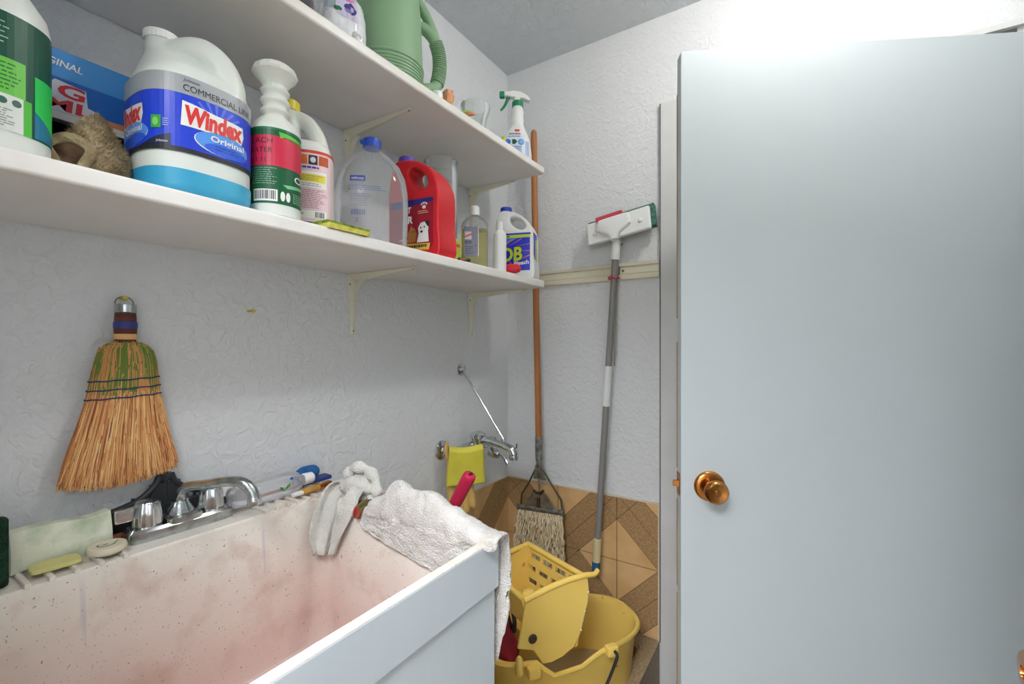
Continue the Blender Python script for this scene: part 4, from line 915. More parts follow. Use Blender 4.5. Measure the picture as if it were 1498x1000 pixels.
obj('dyed_straw', sh, [M_STR[1], M_STRG, M_STRG2], t, smooth=0, kind='stuff', label='straw shoulders dyed green')
M_NAVY = mat('navy_thread', '#27406e', 0.7)
for z in (0.148, 0.163, 0.179):
    hw, cx = wid(z); lp = []
    for k in range(40):
        a = 2*math.pi*k/40; lp.append((cx + (hw + 0.0022)*math.cos(a), -0.022 + (thick(z) + 0.0018)*math.sin(a)*1.08, z + 0.0035*math.cos(a)*0.6 + 0.0006*math.sin(9*a)))
    obj('stitching', MB().tube(lp, 0.0012, 6, closed=True), M_NAVY, t)
hz = [(0.0155, 0.244), (0.0150, 0.250), (0.0165, 0.254), (0.0160, 0.262), (0.0165, 0.270), (0.0160, 0.280), (0.0150, 0.298), (0.0140, 0.302)]
obj('wrapped_handle', MB().lathe(hz, 24, 0, T(0.001, -0.022, 0)), mat('handle_binding', '#6e3a30', 0.7, var='#54302a', vscale=9, stretch=(1, 1, 20)), t)
obj('tape', MB().lathe([(0.0168, 0.270), (0.0172, 0.272), (0.0172, 0.280), (0.0164, 0.282)], 24, 0, T(0.001, -0.022, 0)), mat('blue_tape', '#33418c', 0.5), t, label='blue tape wound round the handle')
obj('straw_collar', MB().lathe([(0.0168, 0.250), (0.0174, 0.252), (0.0174, 0.258), (0.0168, 0.260)], 24, 0, T(0.001, -0.022, 0)), M_STR[0], t)
obj('ferrule', MB().lathe([(0.0150, 0.298), (0.0160, 0.299), (0.0158, 0.312), (0.0145, 0.3135), (0.001, 0.3135)], 24, 0, T(0.001, -0.022, 0)), M_CHROMED, t)
lp = [(0.001 + 0.0135*math.cos(a), -0.016, 0.314 + 0.0135*math.sin(a)) for a in [math.pi*k/14 for k in range(15)]]
obj('hanging_ring', MB().tube(lp, 0.0011, 8), M_SCREW, t)
def nail(y, z, label):
    t = thing('wall_hook', label, 'hook', (0.0, y, z), 0)
    obj('peg', MB().lathe([(0.0022, 0.0), (0.0022, 0.018), (0.0040, 0.019), (0.0046, 0.023), (0.0035, 0.0265), (0.001, 0.027)], 14, 0, RY(90)), mat('hook_yellow', '#d8cc5a', 0.5), t)
nail(-1.288, 1.3845, 'yellow plastic peg holding up the whisk broom'); nail(-1.062, 1.376, 'bare yellow plastic peg on the empty wall right of the broom')

t = thing('wall_faucet', 'chrome wall-mounted basin faucet with a brace rod above it', 'faucet', (0.0, -0.307, 0.950))
FL = [(0.001, 0.0), (0.033, 0.0), (0.0325, 0.004), (0.024, 0.010), (0.014, 0.014)]
for y in (-0.111, 0.108):
    f = obj('flange', MB().lathe(FL, 32, 0, T(0, y, -0.012) @ RY(90)), M_CHROME, t, smooth=30)
    obj('inlet', MB().lathe([(0.0135, 0.008), (0.0135, 0.050), (0.017, 0.052), (0.017, 0.066), (0.014, 0.074), (0.001, 0.076)], 8, 0, T(0, y, -0.012) @ RY(90)), M_CHROME, t, smooth=25)
obj('valve_body', MB().tube(smoothpath([(0.060, -0.115, -0.012), (0.064, -0.06, -0.010), (0.074, 0.0, -0.006), (0.066, 0.06, -0.010), (0.060, 0.112, -0.014)], 6), [0.015]*6 + [0.018]*6 + [0.022]*2 + [0.018]*5 + [0.015]*6, 18), M_CHROME, t, smooth=60)
obj('bonnet', MB().lathe([(0.021, -0.014), (0.026, -0.004), (0.026, 0.014), (0.030, 0.016), (0.030, 0.027), (0.024, 0.034), (0.010, 0.038), (0.001, 0.039)], 28, 0, T(0.074, 0.0, 0.004)), M_CHROME, t, smooth=30)
obj('spout', MB().tube(smoothpath([(0.080, 0, 0.016), (0.130, 0, 0.012), (0.180, 0, 0.006), (0.213, 0, -0.002), (0.226, 0, -0.016), (0.2275, 0, -0.030)], 6), [0.0125]*13 + [0.0135]*6 + [0.0145]*6 + [0.0150]*6, 20), M_CHROME, t, smooth=60)
obj('spout_lip', MB().lathe([(0.0155, -0.038), (0.0165, -0.034), (0.0165, -0.026), (0.0150, -0.024)], 24, 0, T(0.2275, 0, 0)), M_CHROME, t)
obj('bucket_hook', MB().tube([(0.228, 0, 0.000), (0.238, 0, 0.004), (0.240, 0, 0.018)], 0.003, 8), M_CHROME, t)
obj('brace_rod', MB().tube([(0.008, -0.002, 0.258), (0.190, 0, 0.022)], 0.0042, 12).lathe([(0.006, -0.004), (0.0065, 0.012), (0.004, 0.016)], 12, 0, T(0.186, 0, 0.014)), M_CHROME, t)
obj('brace_flange', MB().lathe([(0.001, 0.0), (0.024, 0.0), (0.024, 0.003), (0.014, 0.008), (0.007, 0.014), (0.001, 0.015)], 28, 0, T(0, 0, 0.261) @ RY(90)), M_CHROME, t)
for y, tip in ((0.108, (0.134, 0.104, -0.090)),):
    k = obj('handle_hub', MB().lathe([(0.018, 0.055), (0.0205, 0.062), (0.019, 0.080), (0.012, 0.096), (0.001, 0.100)], 24, 0, T(0, y, -0.038) @ RY(105)), M_CHROME, t)
    obj('lever', MB().tube(smoothpath([(0.090, y, -0.056), (0.112, y - 0.002, -0.066), tip], 5), [0.005 + 0.0002*i for i in range(11)], 10), M_CHROME, k)

# ---- rubber glove over the faucet, the tool grip in front of it
M_GLV = mat('glove_yellow', '#e3d94e', 0.55, var='#d8cc44', vscale=12); M_GLVI = mat('glove_inside_shaded', '#d9b56a', 0.75)  # tan of fingers and thumb: the glove's inside colour with shadow painted in
t = thing('rubber_glove', 'yellow rubber glove hung cuff forward over the wall faucet', 'glove', (0.092, -0.404, 0.824), 54)
t.scale = (0.95, 1, 1)
def cuff(u, v):
    x = (u - 0.5) * (0.120 + 0.022*(1-v)); fold = 0.004*math.sin(u*7 + v*2)
    if v < 0.88: return (x + 0.004, -0.010 + fold - 0.01*(v), 0.006 + 0.122*v/0.88 - (0.006*math.sin(math.pi*u) if v > 0.6 else 0.0))
    q = (v - 0.88) / 0.12; return (x + 0.004, -0.0188 + fold + 0.026*q, 0.128 + 0.012*math.sin(math.pi*q) - 0.006*math.sin(math.pi*u))
o = obj('cuff', MB().grid(cuff, 20, 24), M_GLV, t, smooth=60); solid(o, 0.0012, 0)
gl = MB()
for k, (x0, x1, zt, zb, rr_) in enumerate(((-0.048, -0.044, 0.12, -0.070, 0.013), (-0.022, -0.018, 0.12, -0.105, 0.013), (0.004, 0.010, 0.12, -0.100, 0.013), (0.028, 0.036, 0.12, -0.085, 0.012))):
    gl.tube(smoothpath([(x0, 0.012, zt), (x0, 0.018, 0.06), (x0, 0.018, 0.0), (x1, 0.016, zb + 0.02), (x1, 0.015, zb)], 5), [rr_]*17 + [rr_*0.9, rr_*0.75, rr_*0.5, rr_*0.2], 12)
gl.box((-0.008, 0.016, 0.050), (0.100, 0.016, 0.130), 0.007)
o = obj('fingers', gl, M_GLVI, t, smooth=60); remesh(o, 0.003, 5)
obj('thumb', MB().tube(smoothpath([(-0.058, 0.010, 0.10), (-0.064, 0.006, 0.135), (-0.060, 0.0, 0.158)], 4), [0.009, 0.009, 0.009, 0.0085, 0.008, 0.007, 0.006, 0.0045, 0.002], 10), M_GLVI, t, smooth=60)
t = thing('grip_handle', 'dark tool shaft with a crimson rubber grip leaning behind the white towel', 'tool', (0.262, -0.745, 0.28))
a, b, c = Vector((0.085, -0.010, 0.0)), Vector((0.0800, -0.005, 0.635)), Vector((0.128, -0.005, 0.715))
a = Vector((-0.12, -0.01, 0.28)); ax = (c - b).normalized()
obj('shaft', MB().tube([c - ax*0.72, b], 0.0085, 14), mat('shaft_brown', '#3c2c26', 0.5), t)
gp_ = MB(); gp_.tube([b - ax*0.004, b, b + ax*0.010, c - ax*0.012, c - ax*0.003, c], [0.011, 0.0145, 0.0155, 0.0165, 0.0150, 0.010], 20)
obj('rubber_grip', gp_, mat('grip_crimson', '#c8234c', 0.45), t, smooth=50)
obj('hang_slot', MB().box(c + ax*0.0004, (0.014, 0.006, 0.003), 0.001, 0, ax.to_track_quat('Z', 'Y').to_matrix().to_4x4()), M_BLACK, t)

# ================================================================== on the sink deck
t = thing('sink_faucet', 'chrome two-knob centreset faucet on the laundry sink deck', 'faucet', (0.072, -1.220, SZ), 90)
# local: x along the wall (right), -y out over the bowl
base = [(0.0, 0, 0, 0.084, 0.029, 6), (0.016, 0, 0, 0.083, 0.028, 6), (0.021, 0, 0, 0.078, 0.024, 5)]
obj('base_plate', MB().loft(base, 56), M_CHROMED, t, smooth=30)
obj('base_hump', MB().loft([(0.016, 0, 0, 0.030, 0.0275, 6), (0.026, 0, 0, 0.029, 0.0265, 6), (0.030, 0, 0, 0.024, 0.022, 4)], 48), M_CHROMED, t, smooth=30)
for sx in (-1, 1):
    k = MB(); N_ = 48; rs = []
    for z, r_ in ((0.020, 0.0215), (0.026, 0.0225), (0.050, 0.0205), (0.060, 0.0185), (0.063, 0.0165), (0.064, 0.001)):
        rs.append([(sx*0.051 + r_*(1 + 0.05*math.cos(8*a))*math.cos(a), r_*(1 + 0.05*math.cos(8*a))*math.sin(a), z) for a in [2*math.pi*i/N_ for i in range(N_)]])
    kb = obj('tap_knob', k.rings(rs), M_CHROME, t, smooth=35)
    obj('knob_wing', MB().box((sx*0.051 + sx*0.030, 0.004, 0.046), (0.030, 0.010, 0.024), 0.003), M_CHROME, kb)
obj('spout_collar', MB().lathe([(0.022, 0.026), (0.021, 0.034), (0.015, 0.044), (0.013, 0.050)], 28, 0, T(0.0, 0.002, 0)), M_CHROMED, t, smooth=30)
sp = smoothpath([(0.0, 0.002, 0.040), (0.001, 0.002, 0.058), (0.006, -0.010, 0.074), (0.022, -0.050, 0.082), (0.040, -0.092, 0.090), (0.054, -0.118, 0.087), (0.062, -0.132, 0.072), (0.064, -0.136, 0.058)], 6)
obj('spout', MB().tube(sp, [0.0098]*14 + [0.0092]*14 + [0.0100]*(len(sp) - 28), 18), M_CHROMED, t, smooth=60)
obj('aerator', MB().lathe([(0.0115, 0.050), (0.0118, 0.053), (0.0118, 0.060), (0.0100, 0.063)], 20, 0, T(0.064, -0.136, 0)), M_CHROME, t)

t = thing('squeegee', 'black plastic squeegee standing behind the sink faucet', 'squeegee', (0.017, -1.225, SZ), 90)
M_SQ = mat('squeegee_black', '#34363a', 0.4, spots=[(60, 0.72, '#777a7c')])
obj('blade_holder', MB().box((0.0, 0.0, 0.021), (0.310, 0.014, 0.030), 0.003), M_SQ, t)
obj('rubber_blade', MB().box((0.0, 0.0, 0.0042), (0.312, 0.005, 0.0082), 0.0005), M_BLACK, t)
fr = MB()
for sx in (-1, 1): fr.tube(smoothpath([(sx*0.120, 0, 0.034), (sx*0.075, 0, 0.042), (sx*0.038, 0, 0.054), (sx*0.016, 0, 0.074), (sx*0.009, 0, 0.090)], 6), 0.0062, 10)
fr.tube([(0, 0, 0.03), (0, 0, 0.088)], 0.004, 8); fr.tube([(0.05, 0, 0.03), (0.05, 0, 0.058)], 0.003, 8); fr.tube([(-0.05, 0, 0.03), (-0.05, 0, 0.058)], 0.003, 8)
fr.box((0, 0, 0.056), (0.050, 0.006, 0.042), 0.002)
obj('yoke', fr, M_SQ, t, smooth=50)
obj('socket', MB().lathe([(0.008, 0.080), (0.0105, 0.088), (0.0100, 0.094), (0.001, 0.095)], 18), M_SQ, t)
t = thing('dowel', 'reddish wooden stick lying along the back of the sink deck', 'stick', (0.047, -1.300, SZ + 0.0062), 90)
obj('stick', MB().tube([(-0.10, 0, 0), (0.06, 0.0, 0.0), (0.34, -0.002, 0)], 0.006, 12), mat('red_wood', '#b06a48', 0.5, var='#935235', vscale=20, stretch=(0.2, 1, 1)), t)

M_FOAM = mat('stained_foam', '#e9ecd8', 0.9, var='#86a67a', vscale=13, vamt=(0.46, 0.68), bump=0.4, bscale=150)
t = thing('foam_block', 'long white foam block stained green leaning by the left wall', 'sponge', (0.066, -1.378, SZ + 0.001), 94)
def foam(u, v, sgn):
    x = (u - 0.5)*0.118; z = 0.058*v*(1 - 0.03*math.sin(3*u)) + 0.002
    return (x, -sgn*0.010 + 0.010*v + 0.0035*math.cos(u*5 + v*3)*sgn*0.4 - 0.004*math.sin(math.pi*v)*sgn, z + 0.003*math.sin(u*6))
nu, nv = 16, 8; f1 = [foam(i/nu, j/nv, 1) for i in range(nu+1) for j in range(nv+1)]; 
mb = MB().rings([[foam(u, v, 1) for v in [j/8 for j in range(9)]] + [foam(u, v, -1) for v in [1 - j/8 for j in range(9)]] for u in [i/16 for i in range(17)]])
obj('foam', mb, M_FOAM, t, smooth=50)
t = thing('scrub_pad', 'dark green scrub pad standing at the left edge of the sink', 'pad', (0.108, -1.482, SZ + 0.001), 88)
pts = rr(-0.038, 0.038, 0, 0.098, 0.008, 3); pts = [(x + 0.004*noise.noise(Vector((x*80, y*80, 2))), y + 0.003*noise.noise(Vector((x*90, y*60, 7)))) for x, y in pts]
obj('pad', MB().prism(pts, -0.006, 0.006, 0, RX(90)), mat('pad_green', '#17412c', 0.95, bump=1.0, bscale=260, var='#0e2a1d', vscale=90), t)
t = thing('soap_bar', 'thin pale yellow bar of soap on the sink deck ribs', 'soap', (0.103, -1.395, SZ + 0.0065), 88)
obj('soap', MB().loft([(0.0, 0, 0, 0.026, 0.0165, 4), (0.0015, 0, 0, 0.0275, 0.018, 7), (0.0060, 0, 0, 0.0275, 0.018, 7), (0.0072, 0, 0, 0.0260, 0.0165, 7)], 40), mat('soap_yellow', '#dbd68c', 0.5), t, smooth=50)
t = thing('round_soap', 'round cream cake of soap with a dark stamp on the sink deck', 'soap', (0.108, -1.336, SZ + 0.0065), 80)
obj('soap', MB().lathe([(0.020, 0.0), (0.0245, 0.003), (0.0255, 0.008), (0.0235, 0.0125), (0.020, 0.0130), (0.018, 0.0124), (0.001, 0.0124)], 40), mat('soap_cream', '#e2dcc4', 0.5), t, smooth=50)
p = Print(Flat((0, 0, 0.0124), (1, 0, 0), (0, 1, 0), (0, 0, 1)), 0.0005, 0.0002, 0.05)
for k in range(18):
    a0, a1 = R(100 + 14*k), R(100 + 14*(k+1)); w0, w1 = 0.0022*math.sin(math.pi*k/18), 0.0022*math.sin(math.pi*(k+1)/18)
    p.poly([((0.011+w0)*math.cos(a0), (0.008+w0)*math.sin(a0)), ((0.011+w1)*math.cos(a1), (0.008+w1)*math.sin(a1)), (0.011*math.cos(a1), 0.008*math.sin(a1)), (0.011*math.cos(a0), 0.008*math.sin(a0))], BLK, 0)
p.poly([(0.006, -0.006), (0.008, -0.005), (0.015, 0.009), (0.013, 0.009)], BLK, 0); p.oval(-0.002, 0.001, 0.004, 0.0015, BLK, 0, 10)
p.build('stamp', t)

# ---- lying clear bottle, brush, blue sponge
t = thing('lying_bottle', 'crumpled clear plastic bottle with a green leaf mark lying on the sink deck', 'bottle', (0.074, -1.040, SZ + 0.0295), 90)
rs = []
tabb = [(-0.098, 0.012, 0.010), (-0.092, 0.024, 0.020), (-0.060, 0.030, 0.025), (-0.03, 0.031, 0.025), (0.0, 0.031, 0.026), (0.030, 0.030, 0.026), (0.048, 0.024, 0.022), (0.058, 0.014, 0.013), (0.064, 0.011, 0.011), (0.078, 0.011, 0.011)]
for x, ry, rz_ in tabb:
    ring = []
    for k in range(40):
        a = 2*math.pi*k/40; n = noise.noise(Vector((x*45, math.cos(a)*1.5, math.sin(a)*1.5))) * 0.004 * (1 if -0.09 < x < 0.04 else 0.2)
        ring.append((x, (ry + n)*math.cos(a), (rz_ + n)*math.sin(a) - 0.002))
    rs.append(ring)
o = obj('bottle_body', MB().rings(rs), clear('cloudy_plastic', '#f6f6f8', 0.15, 1.35, 0.25), t, smooth=60)
obj('cap', MB().lathe([(0.0125, 0.064), (0.0135, 0.066), (0.0125, 0.086), (0.006, 0.092), (0.001, 0.092)], 24, 0, T(0, 0, -0.002) @ RY(90)), M_WHITE, t)
p = Print(Flat((0, -0.0338, 0), (1, 0, 0), (0, 0, 1), (0, -1, 0)), 0.0006, 0.0002, 0.05)
p.poly([(0.000, -0.006), (0.013, 0.004), (0.013, 0.010), (0.006, 0.006)], ink('#3f9a3a'), 0); p.poly([(0.000, -0.006), (-0.010, 0.001), (-0.010, 0.006), (-0.003, 0.003)], ink('#2f8030'), 0); p.oval(0.016, 0.018, 0.0045, 0.003, ink('#2f5cc0'), 0, 14)
p.build('leaf_mark', t)
t = thing('paint_brush', 'wooden brush with a brass ferrule lying on the sink deck', 'brush', (0.112, -0.975, SZ + 0.0125), 90)
obj('brush_handle', MB().loft([(-0.032, 0, 0, 0.008, 0.004, 2), (-0.02, 0, 0, 0.010, 0.006, 2.4), (0.016, 0, 0, 0.008, 0.006, 2.4)], 24, 0, RZ(6) @ RY(90) @ RZ(90)), mat('brush_wood', '#c8963e', 0.5, var='#b07c2c', vscale=30), t, smooth=60)
obj('ferrule', MB().loft([(0.014, 0, 0, 0.0095, 0.0066, 3), (0.046, 0, 0, 0.0110, 0.0070, 3)], 24, 0, RZ(6) @ RY(90) @ RZ(90)), M_BRASS, t, smooth=40)
obj('bristle_tip', MB().loft([(-0.052, 0, 0, 0.006, 0.004, 2.4), (-0.042, 0, 0, 0.009, 0.005, 2.4), (-0.030, 0, 0, 0.008, 0.005, 2.4)], 20, 0, RZ(6) @ RY(90) @ RZ(90)), mat('bristle_white', '#e6e4da', 0.8), t, smooth=60)
t = thing('blue_sponge', 'small blue sponge on the sink deck beside the clear bottle', 'sponge', (0.038, -0.915, SZ + 0.010), 90)
M_BSP = mat('sponge_blue', '#2f6cae', 0.95, bump=0.8, bscale=200, var='#245a98', vscale=50)
t.location = (0.030, -0.935, SZ); obj('sponge_body', blob(lambda u, a: (0.032*math.sin(math.pi*(0.1+0.8*u))**0.5*math.cos(a)*(1 + 0.1*math.sin(3*a)), 0.018*math.sin(math.pi*(0.1+0.8*u))**0.5*math.sin(a), 0.010 + 0.032*u), 10, 28), M_BSP, t, smooth=60)
obj('backing', MB().box((0.012, 0, 0.006), (0.09, 0.030, 0.010), 0.003), mat('navy_plastic', '#2c3f84', 0.5), t)

# ---- cloths
M_TERRY = mat('terry_white', '#ece9e4', 0.98, var='#ddd8cf', vscale=26, bump=1.0, bscale=330, bdist=0.006, spots=[(9, 0.70, '#b9925c')])
M_RAG = mat('rag_white', '#ebeae3', 0.98, var='#cdd6c6', vscale=22, vamt=(0.5, 0.75), bump=1.0, bscale=330, bdist=0.005)
def interp(x, tab):
    if x <= tab[0][0]: return tab[0][1]
    for a, b in zip(tab, tab[1:]):
        if x <= b[0]:
            u = (x - a[0]) / (b[0] - a[0]); u = u*u*(3 - 2*u); return a[1]*(1-u) + b[1]*u
    return tab[-1][1]
t = thing('towel', 'white terry towel draped over the right end of the laundry sink', 'towel', (0.0, 0.0, 0.0))
ZIN = [(0.285, 0.930), (0.30, 0.920), (0.352, 0.905), (0.43, 0.892), (0.50, 0.880), (0.545, 0.915), (0.575, 0.952), (0.62, 0.955)]
ZTP = [(0.285, 0.968), (0.304, 0.978), (0.365, 1.018), (0.41, 1.008), (0.458, 1.006), (0.50, 0.992), (0.542, 0.976), (0.60, 0.964), (0.62, 0.960)]
ZOU = [(0.285, 0.88), (0.40, 0.85), (0.52, 0.80), (0.562, 0.760), (0.585, 0.728), (0.60, 0.780), (0.62, 0.86)]
def towel(u, v):
    x = 0.287 + 0.325*u; zi, zt, zo = interp(x, ZIN), interp(x, ZTP), interp(x, ZOU)
    n1 = noise.noise(Vector((x*22, v*5, 3.3))); n2 = noise.noise(Vector((x*60, v*16, 8.1))); n3 = noise.noise(Vector((x*330, v*120, 1.0)))
    if v < 0.40:
        q = v / 0.40; y, z = -0.972 + 0.004*q, zi + (0.952 - zi)*q; amp = (0.0, -1.0)
        y -= 0.010*max(0, n1)*(1-q*0.5)
    elif v < 0.64:
        q = (v - 0.40) / 0.24; a = math.pi*q; y = -0.945 - 0.0235*math.cos(a); z = 0.952 + (zt - 0.948)*math.sin(a)**0.7; amp = (0, 1)
        z += 0.008*n1*math.sin(a); y += 0.004*n2
    else:
        q = (v - 0.64) / 0.36; y, z = -0.9195 + 0.004*n1*q, 0.952 + (zo - 0.952)*q
    xx = x + 0.005*n2 - (0.012*(1 - v/0.4) if v < 0.4 and u < 0.15 else 0) + 0.003*noise.noise(Vector((v*14, 2, 2)))
    return (xx, y + 0.0011*n3 + 0.002*n2, z + 0.0009*n3)
o = obj('towel_cloth', MB().grid(towel, 110, 170), M_TERRY, t, smooth=80); solid(o, 0.004, 0)
hem = [Vector(towel(i/60, 0.004)) for i in range(61)]
obj('hem', MB().tube(hem, 0.0032, 6), M_TERRY, t, smooth=60)

t = thing('rag', 'greyish white rag heaped on the back corner of the laundry sink', 'rag', (0.0, 0.0, 0.0))
def ribbon(path, wdir, widths, folds, amp, seed, nu=40, nv=24):
    P = smoothpath(path, max(2, nu // (len(path) - 1))); n = len(P)
    def fn(u, v):
        i = min(int(u*(n-1)), n-2); f = u*(n-1) - i; p_ = P[i].lerp(P[i+1], f); tg = (P[i+1] - P[i]).normalized(); W_ = Vector(wdir); N_ = tg.cross(W_).normalized()
        wd = interp(u, widths); s = v - 0.5; nn = noise.noise(Vector((u*4 + seed, v*3, seed))); n3 = noise.noise(Vector((u*60 + seed, v*45, 2)))
        q = p_ + W_*(s*wd) + N_*(amp*math.sin(folds*v*2*math.pi + seed + 2*u)*(0.6 + 0.4*nn) + 0.010*nn + 0.0016*n3)
        return tuple(q)
    return MB().grid(fn, nu, nv)
o = obj('hanging_fold', ribbon([(0.205, -0.925, 0.985), (0.185, -0.945, 0.996), (0.176, -0.972, 0.955), (0.174, -0.990, 0.905), (0.176, -1.000, 0.848)], (0.35, 0.93, -0.1), [(0, 0.05), (0.4, 0.062), (0.8, 0.058), (1, 0.030)], 1.1, 0.009, 1.0), M_RAG, t, smooth=80); solid(o, 0.0035, 0)
o = obj('hanging_fold', ribbon([(0.250, -0.925, 0.990), (0.245, -0.948, 1.000), (0.232, -0.974, 0.960), (0.212, -0.982, 0.910), (0.192, -0.985, 0.846)], (0.80, -0.15, 0.1), [(0, 0.05), (0.4, 0.066), (0.75, 0.056), (1, 0.020)], 1.0, 0.009, 4.0), M_RAG, t, smooth=80); solid(o, 0.0035, 0)
def heap(u, a):
    n = noise.noise(Vector((math.cos(a)*1.4, math.sin(a)*1.4, u*2.2 + 5))); n2 = noise.noise(Vector((math.cos(a)*5, math.sin(a)*5, u*6))); n3 = noise.noise(Vector((math.cos(a)*40, math.sin(a)*40, u*40)))
    k = math.sin(math.pi*(0.16 + 0.82*u))**0.6; rad = (1 + 0.45*n + 0.16*n2)
    return (0.232 + 0.050*rad*k*math.cos(a) + 0.010*u, -0.940 + 0.024*rad*k*math.sin(a), 0.964 + 0.058*u*(1 + 0.3*n) + 0.001*n3)
obj('heap', blob(heap, 30, 64), M_RAG, t, smooth=80)
loop = smoothpath([(0.190, -0.948, 0.975), (0.200, -0.950, 1.005), (0.222, -0.952, 1.030), (0.256, -0.950, 1.036), (0.285, -0.946, 1.020), (0.290, -0.944, 0.990), (0.280, -0.944, 0.972)], 6)
obj('rolled_edge', MB().tube([Vector(q) + 0.003*Vector((0, noise.noise(q*40), noise.noise(q*47))) for q in loop], [0.011 + 0.003*math.sin(i*0.9) for i in range(len(loop))], 12), M_RAG, t, smooth=80)
t = thing('cloth_strip', 'red and olive strip of cloth over the rim between rag and towel', 'cloth', (0.0, 0.0, 0.0))
o = obj('strip', ribbon([(0.262, -0.974, 0.936), (0.268, -0.970, 0.962), (0.285, -0.950, 0.972), (0.305, -0.932, 0.982), (0.318, -0.922, 0.972)], (0.86, 0.5, 0.0), [(0, 0.014), (1, 0.034)], 0.7, 0.002, 2.0, 24, 10), mat('red_strip', '#b83a3a', 0.8, var='#6a6a3a', vscale=45, vamt=(0.45, 0.6)), t, smooth=60); solid(o, 0.0015, 0)

# ================================================================== back wall: rail, window scrubber, wet mop
M_RAILM = mat('rail_ivory', '#e2ddc6', 0.4)
t = thing('hook_rail', 'ivory metal hanging rail fixed across the back wall', 'rail', (0.0, 0.0, 1.535))
pr = [(0.0, 0.0), (-0.010, 0.0), (-0.012, 0.004), (-0.012, 0.013), (-0.006, 0.016), (-0.006, 0.020), (-0.008, 0.023), (-0.008, 0.042), (-0.006, 0.044), (-0.006, 0.047), (-0.012, 0.049), (-0.012, 0.058), (-0.009, 0.060), (0.0, 0.060)]
obj('rail_channel', MB().rings([[(x, y, z) for y, z in pr] for x in (0.02, 0.6335)]), M_RAILM, t, smooth=25)
for x in (0.505, 0.10): obj('screw', MB().lathe([(0.0045, 0), (0.0045, 0.0015), (0.003, 0.003), (0.0004, 0.003)], 12, 0, T(x, -0.008, 0.033) @ RX(90)), M_SCREW, t)
obj('hook', MB().tube(smoothpath([(0.487, -0.008, 0.040), (0.487, -0.020, 0.044), (0.487, -0.030, 0.030), (0.487, -0.026, 0.016)], 4), 0.004, 10).box((0.487, -0.0095, 0.033), (0.014, 0.004, 0.028), 0.001), M_SCREW, t)

t = thing('window_scrubber', 'grey telescopic pole with a green scrubber head hung on the rail', 'scrubber', (0.422, -0.062, 0.480))
d0 = Vector((0, 0, 0)); d1 = Vector((0.072, 0.012, 1.175)); dv_ = (d1 - d0)
def al(k): return d0 + dv_*k
obj('pole', MB().tube([al(0.10), al(0.60)], 0.0112, 18), mat('pole_grey', '#8d8c8a', 0.4), t)
obj('upper_pole', MB().tube([al(0.58), al(1.0)], 0.0112, 18), mat('pole_grey', '#8d8c8a', 0.4), t)
obj('sleeve', MB().tube([al(0.512), al(0.514), al(0.632), al(0.634)], [0.0125, 0.0142, 0.0142, 0.0125], 20), M_WHITE, t, smooth=40)
obj('grip', MB().tube([al(0.03), al(0.032), al(0.104), al(0.106)], [0.0125, 0.0142, 0.0142, 0.0120], 20), mat('grip_cream', '#ddd2a2', 0.45), t, smooth=40)
obj('end_cap', MB().tube([al(-0.004), al(0.0), al(0.016), al(0.034)], [0.009, 0.0135, 0.0146, 0.0146], 18), mat('cap_blue', '#2f6a9a', 0.45), t, smooth=40)
hm = T(*d1) @ T(0.010, -0.006, 0.062) @ RY(-8.5) @ RX(-12)
body = MB()
body.box((0, 0, 0), (0.230, 0.016, 0.086), 0.006, 0, None, 3)
hb = obj('head_plate', MB().add([tuple(hm @ Vector(v)) for v in body.v], body.f), M_WHITE, t, smooth=40)
pad = MB().box((0.006, 0.019, 0.014), (0.244, 0.024, 0.084), 0.003)
obj('scrub_pad', MB().add([tuple(hm @ Vector(v)) for v in pad.v], pad.f), mat('pad_teal', '#5a8a7c', 0.95, var='#3c6a5c', vscale=110, bump=1.0, bscale=240), t)
bk = MB().loft([(-0.052, 0, 0, 0.014, 0.012, 2.2), (-0.030, 0, 0, 0.022, 0.013, 2.6), (-0.006, 0.0, 0, 0.062, 0.014, 3.5), (0.020, 0.0, 0, 0.060, 0.014, 4), (0.034, 0.0, 0, 0.056, 0.010, 4)], 40, 0, hm @ T(-0.012, -0.012, 0))
obj('yoke', bk, M_WHITE, t, smooth=40)
obj('neck', MB().tube([al(0.955), d1 + dv_*0.02, tuple(hm @ Vector((-0.012, -0.012, -0.035)))], [0.0155, 0.0150, 0.0150], 18), M_WHITE, t, smooth=40)
rd = MB().box((-0.026, -0.010, 0.042), (0.100, 0.022, 0.018), 0.005)
obj('red_clip', MB().add([tuple(hm @ Vector(v)) for v in rd.v], rd.f), mat('clip_red', '#d2485a', 0.5), t)
for x in (-0.085, 0.082): obj('stud', MB().lathe([(0.008, 0.0), (0.008, 0.004), (0.005, 0.006), (0.001, 0.006)], 14, 0, hm @ T(x, -0.008, -0.006) @ RX(90)), M_WHITE, t)
lp = [al(0.9) + Vector((0.019*math.cos(a), 0.017*math.sin(a), 0.003*math.sin(2*a))) for a in [2*math.pi*k/24 for k in range(24)]]
obj('hanging_loop', MB().tube(lp, 0.003, 8, closed=True), mat('loop_red', '#cf3546', 0.5), t, label='red plastic loop tied round the pole at the rail')
t = thing('wire_hanger', 'bent steel wire hanging behind the scrubber pole', 'wire', (0.481, -0.036, 1.225))
obj('wire', MB().tube(smoothpath([(0.0, 0.004, 0.0), (0.008, 0.004, 0.18), (0.016, 0.0, 0.355), (0.008, -0.004, 0.385), (0.004, -0.006, 0.41), (0.014, -0.006, 0.425), (0.034, 0.0, 0.435)], 6), 0.0028, 8), M_SCREW, t)
obj('wire_loop', MB().tube(smoothpath([(0.016, 0.0, 0.355), (0.012, -0.004, 0.37), (0.002, -0.004, 0.40), (-0.002, -0.002, 0.43)], 5), 0.0028, 8), M_SCREW, t)

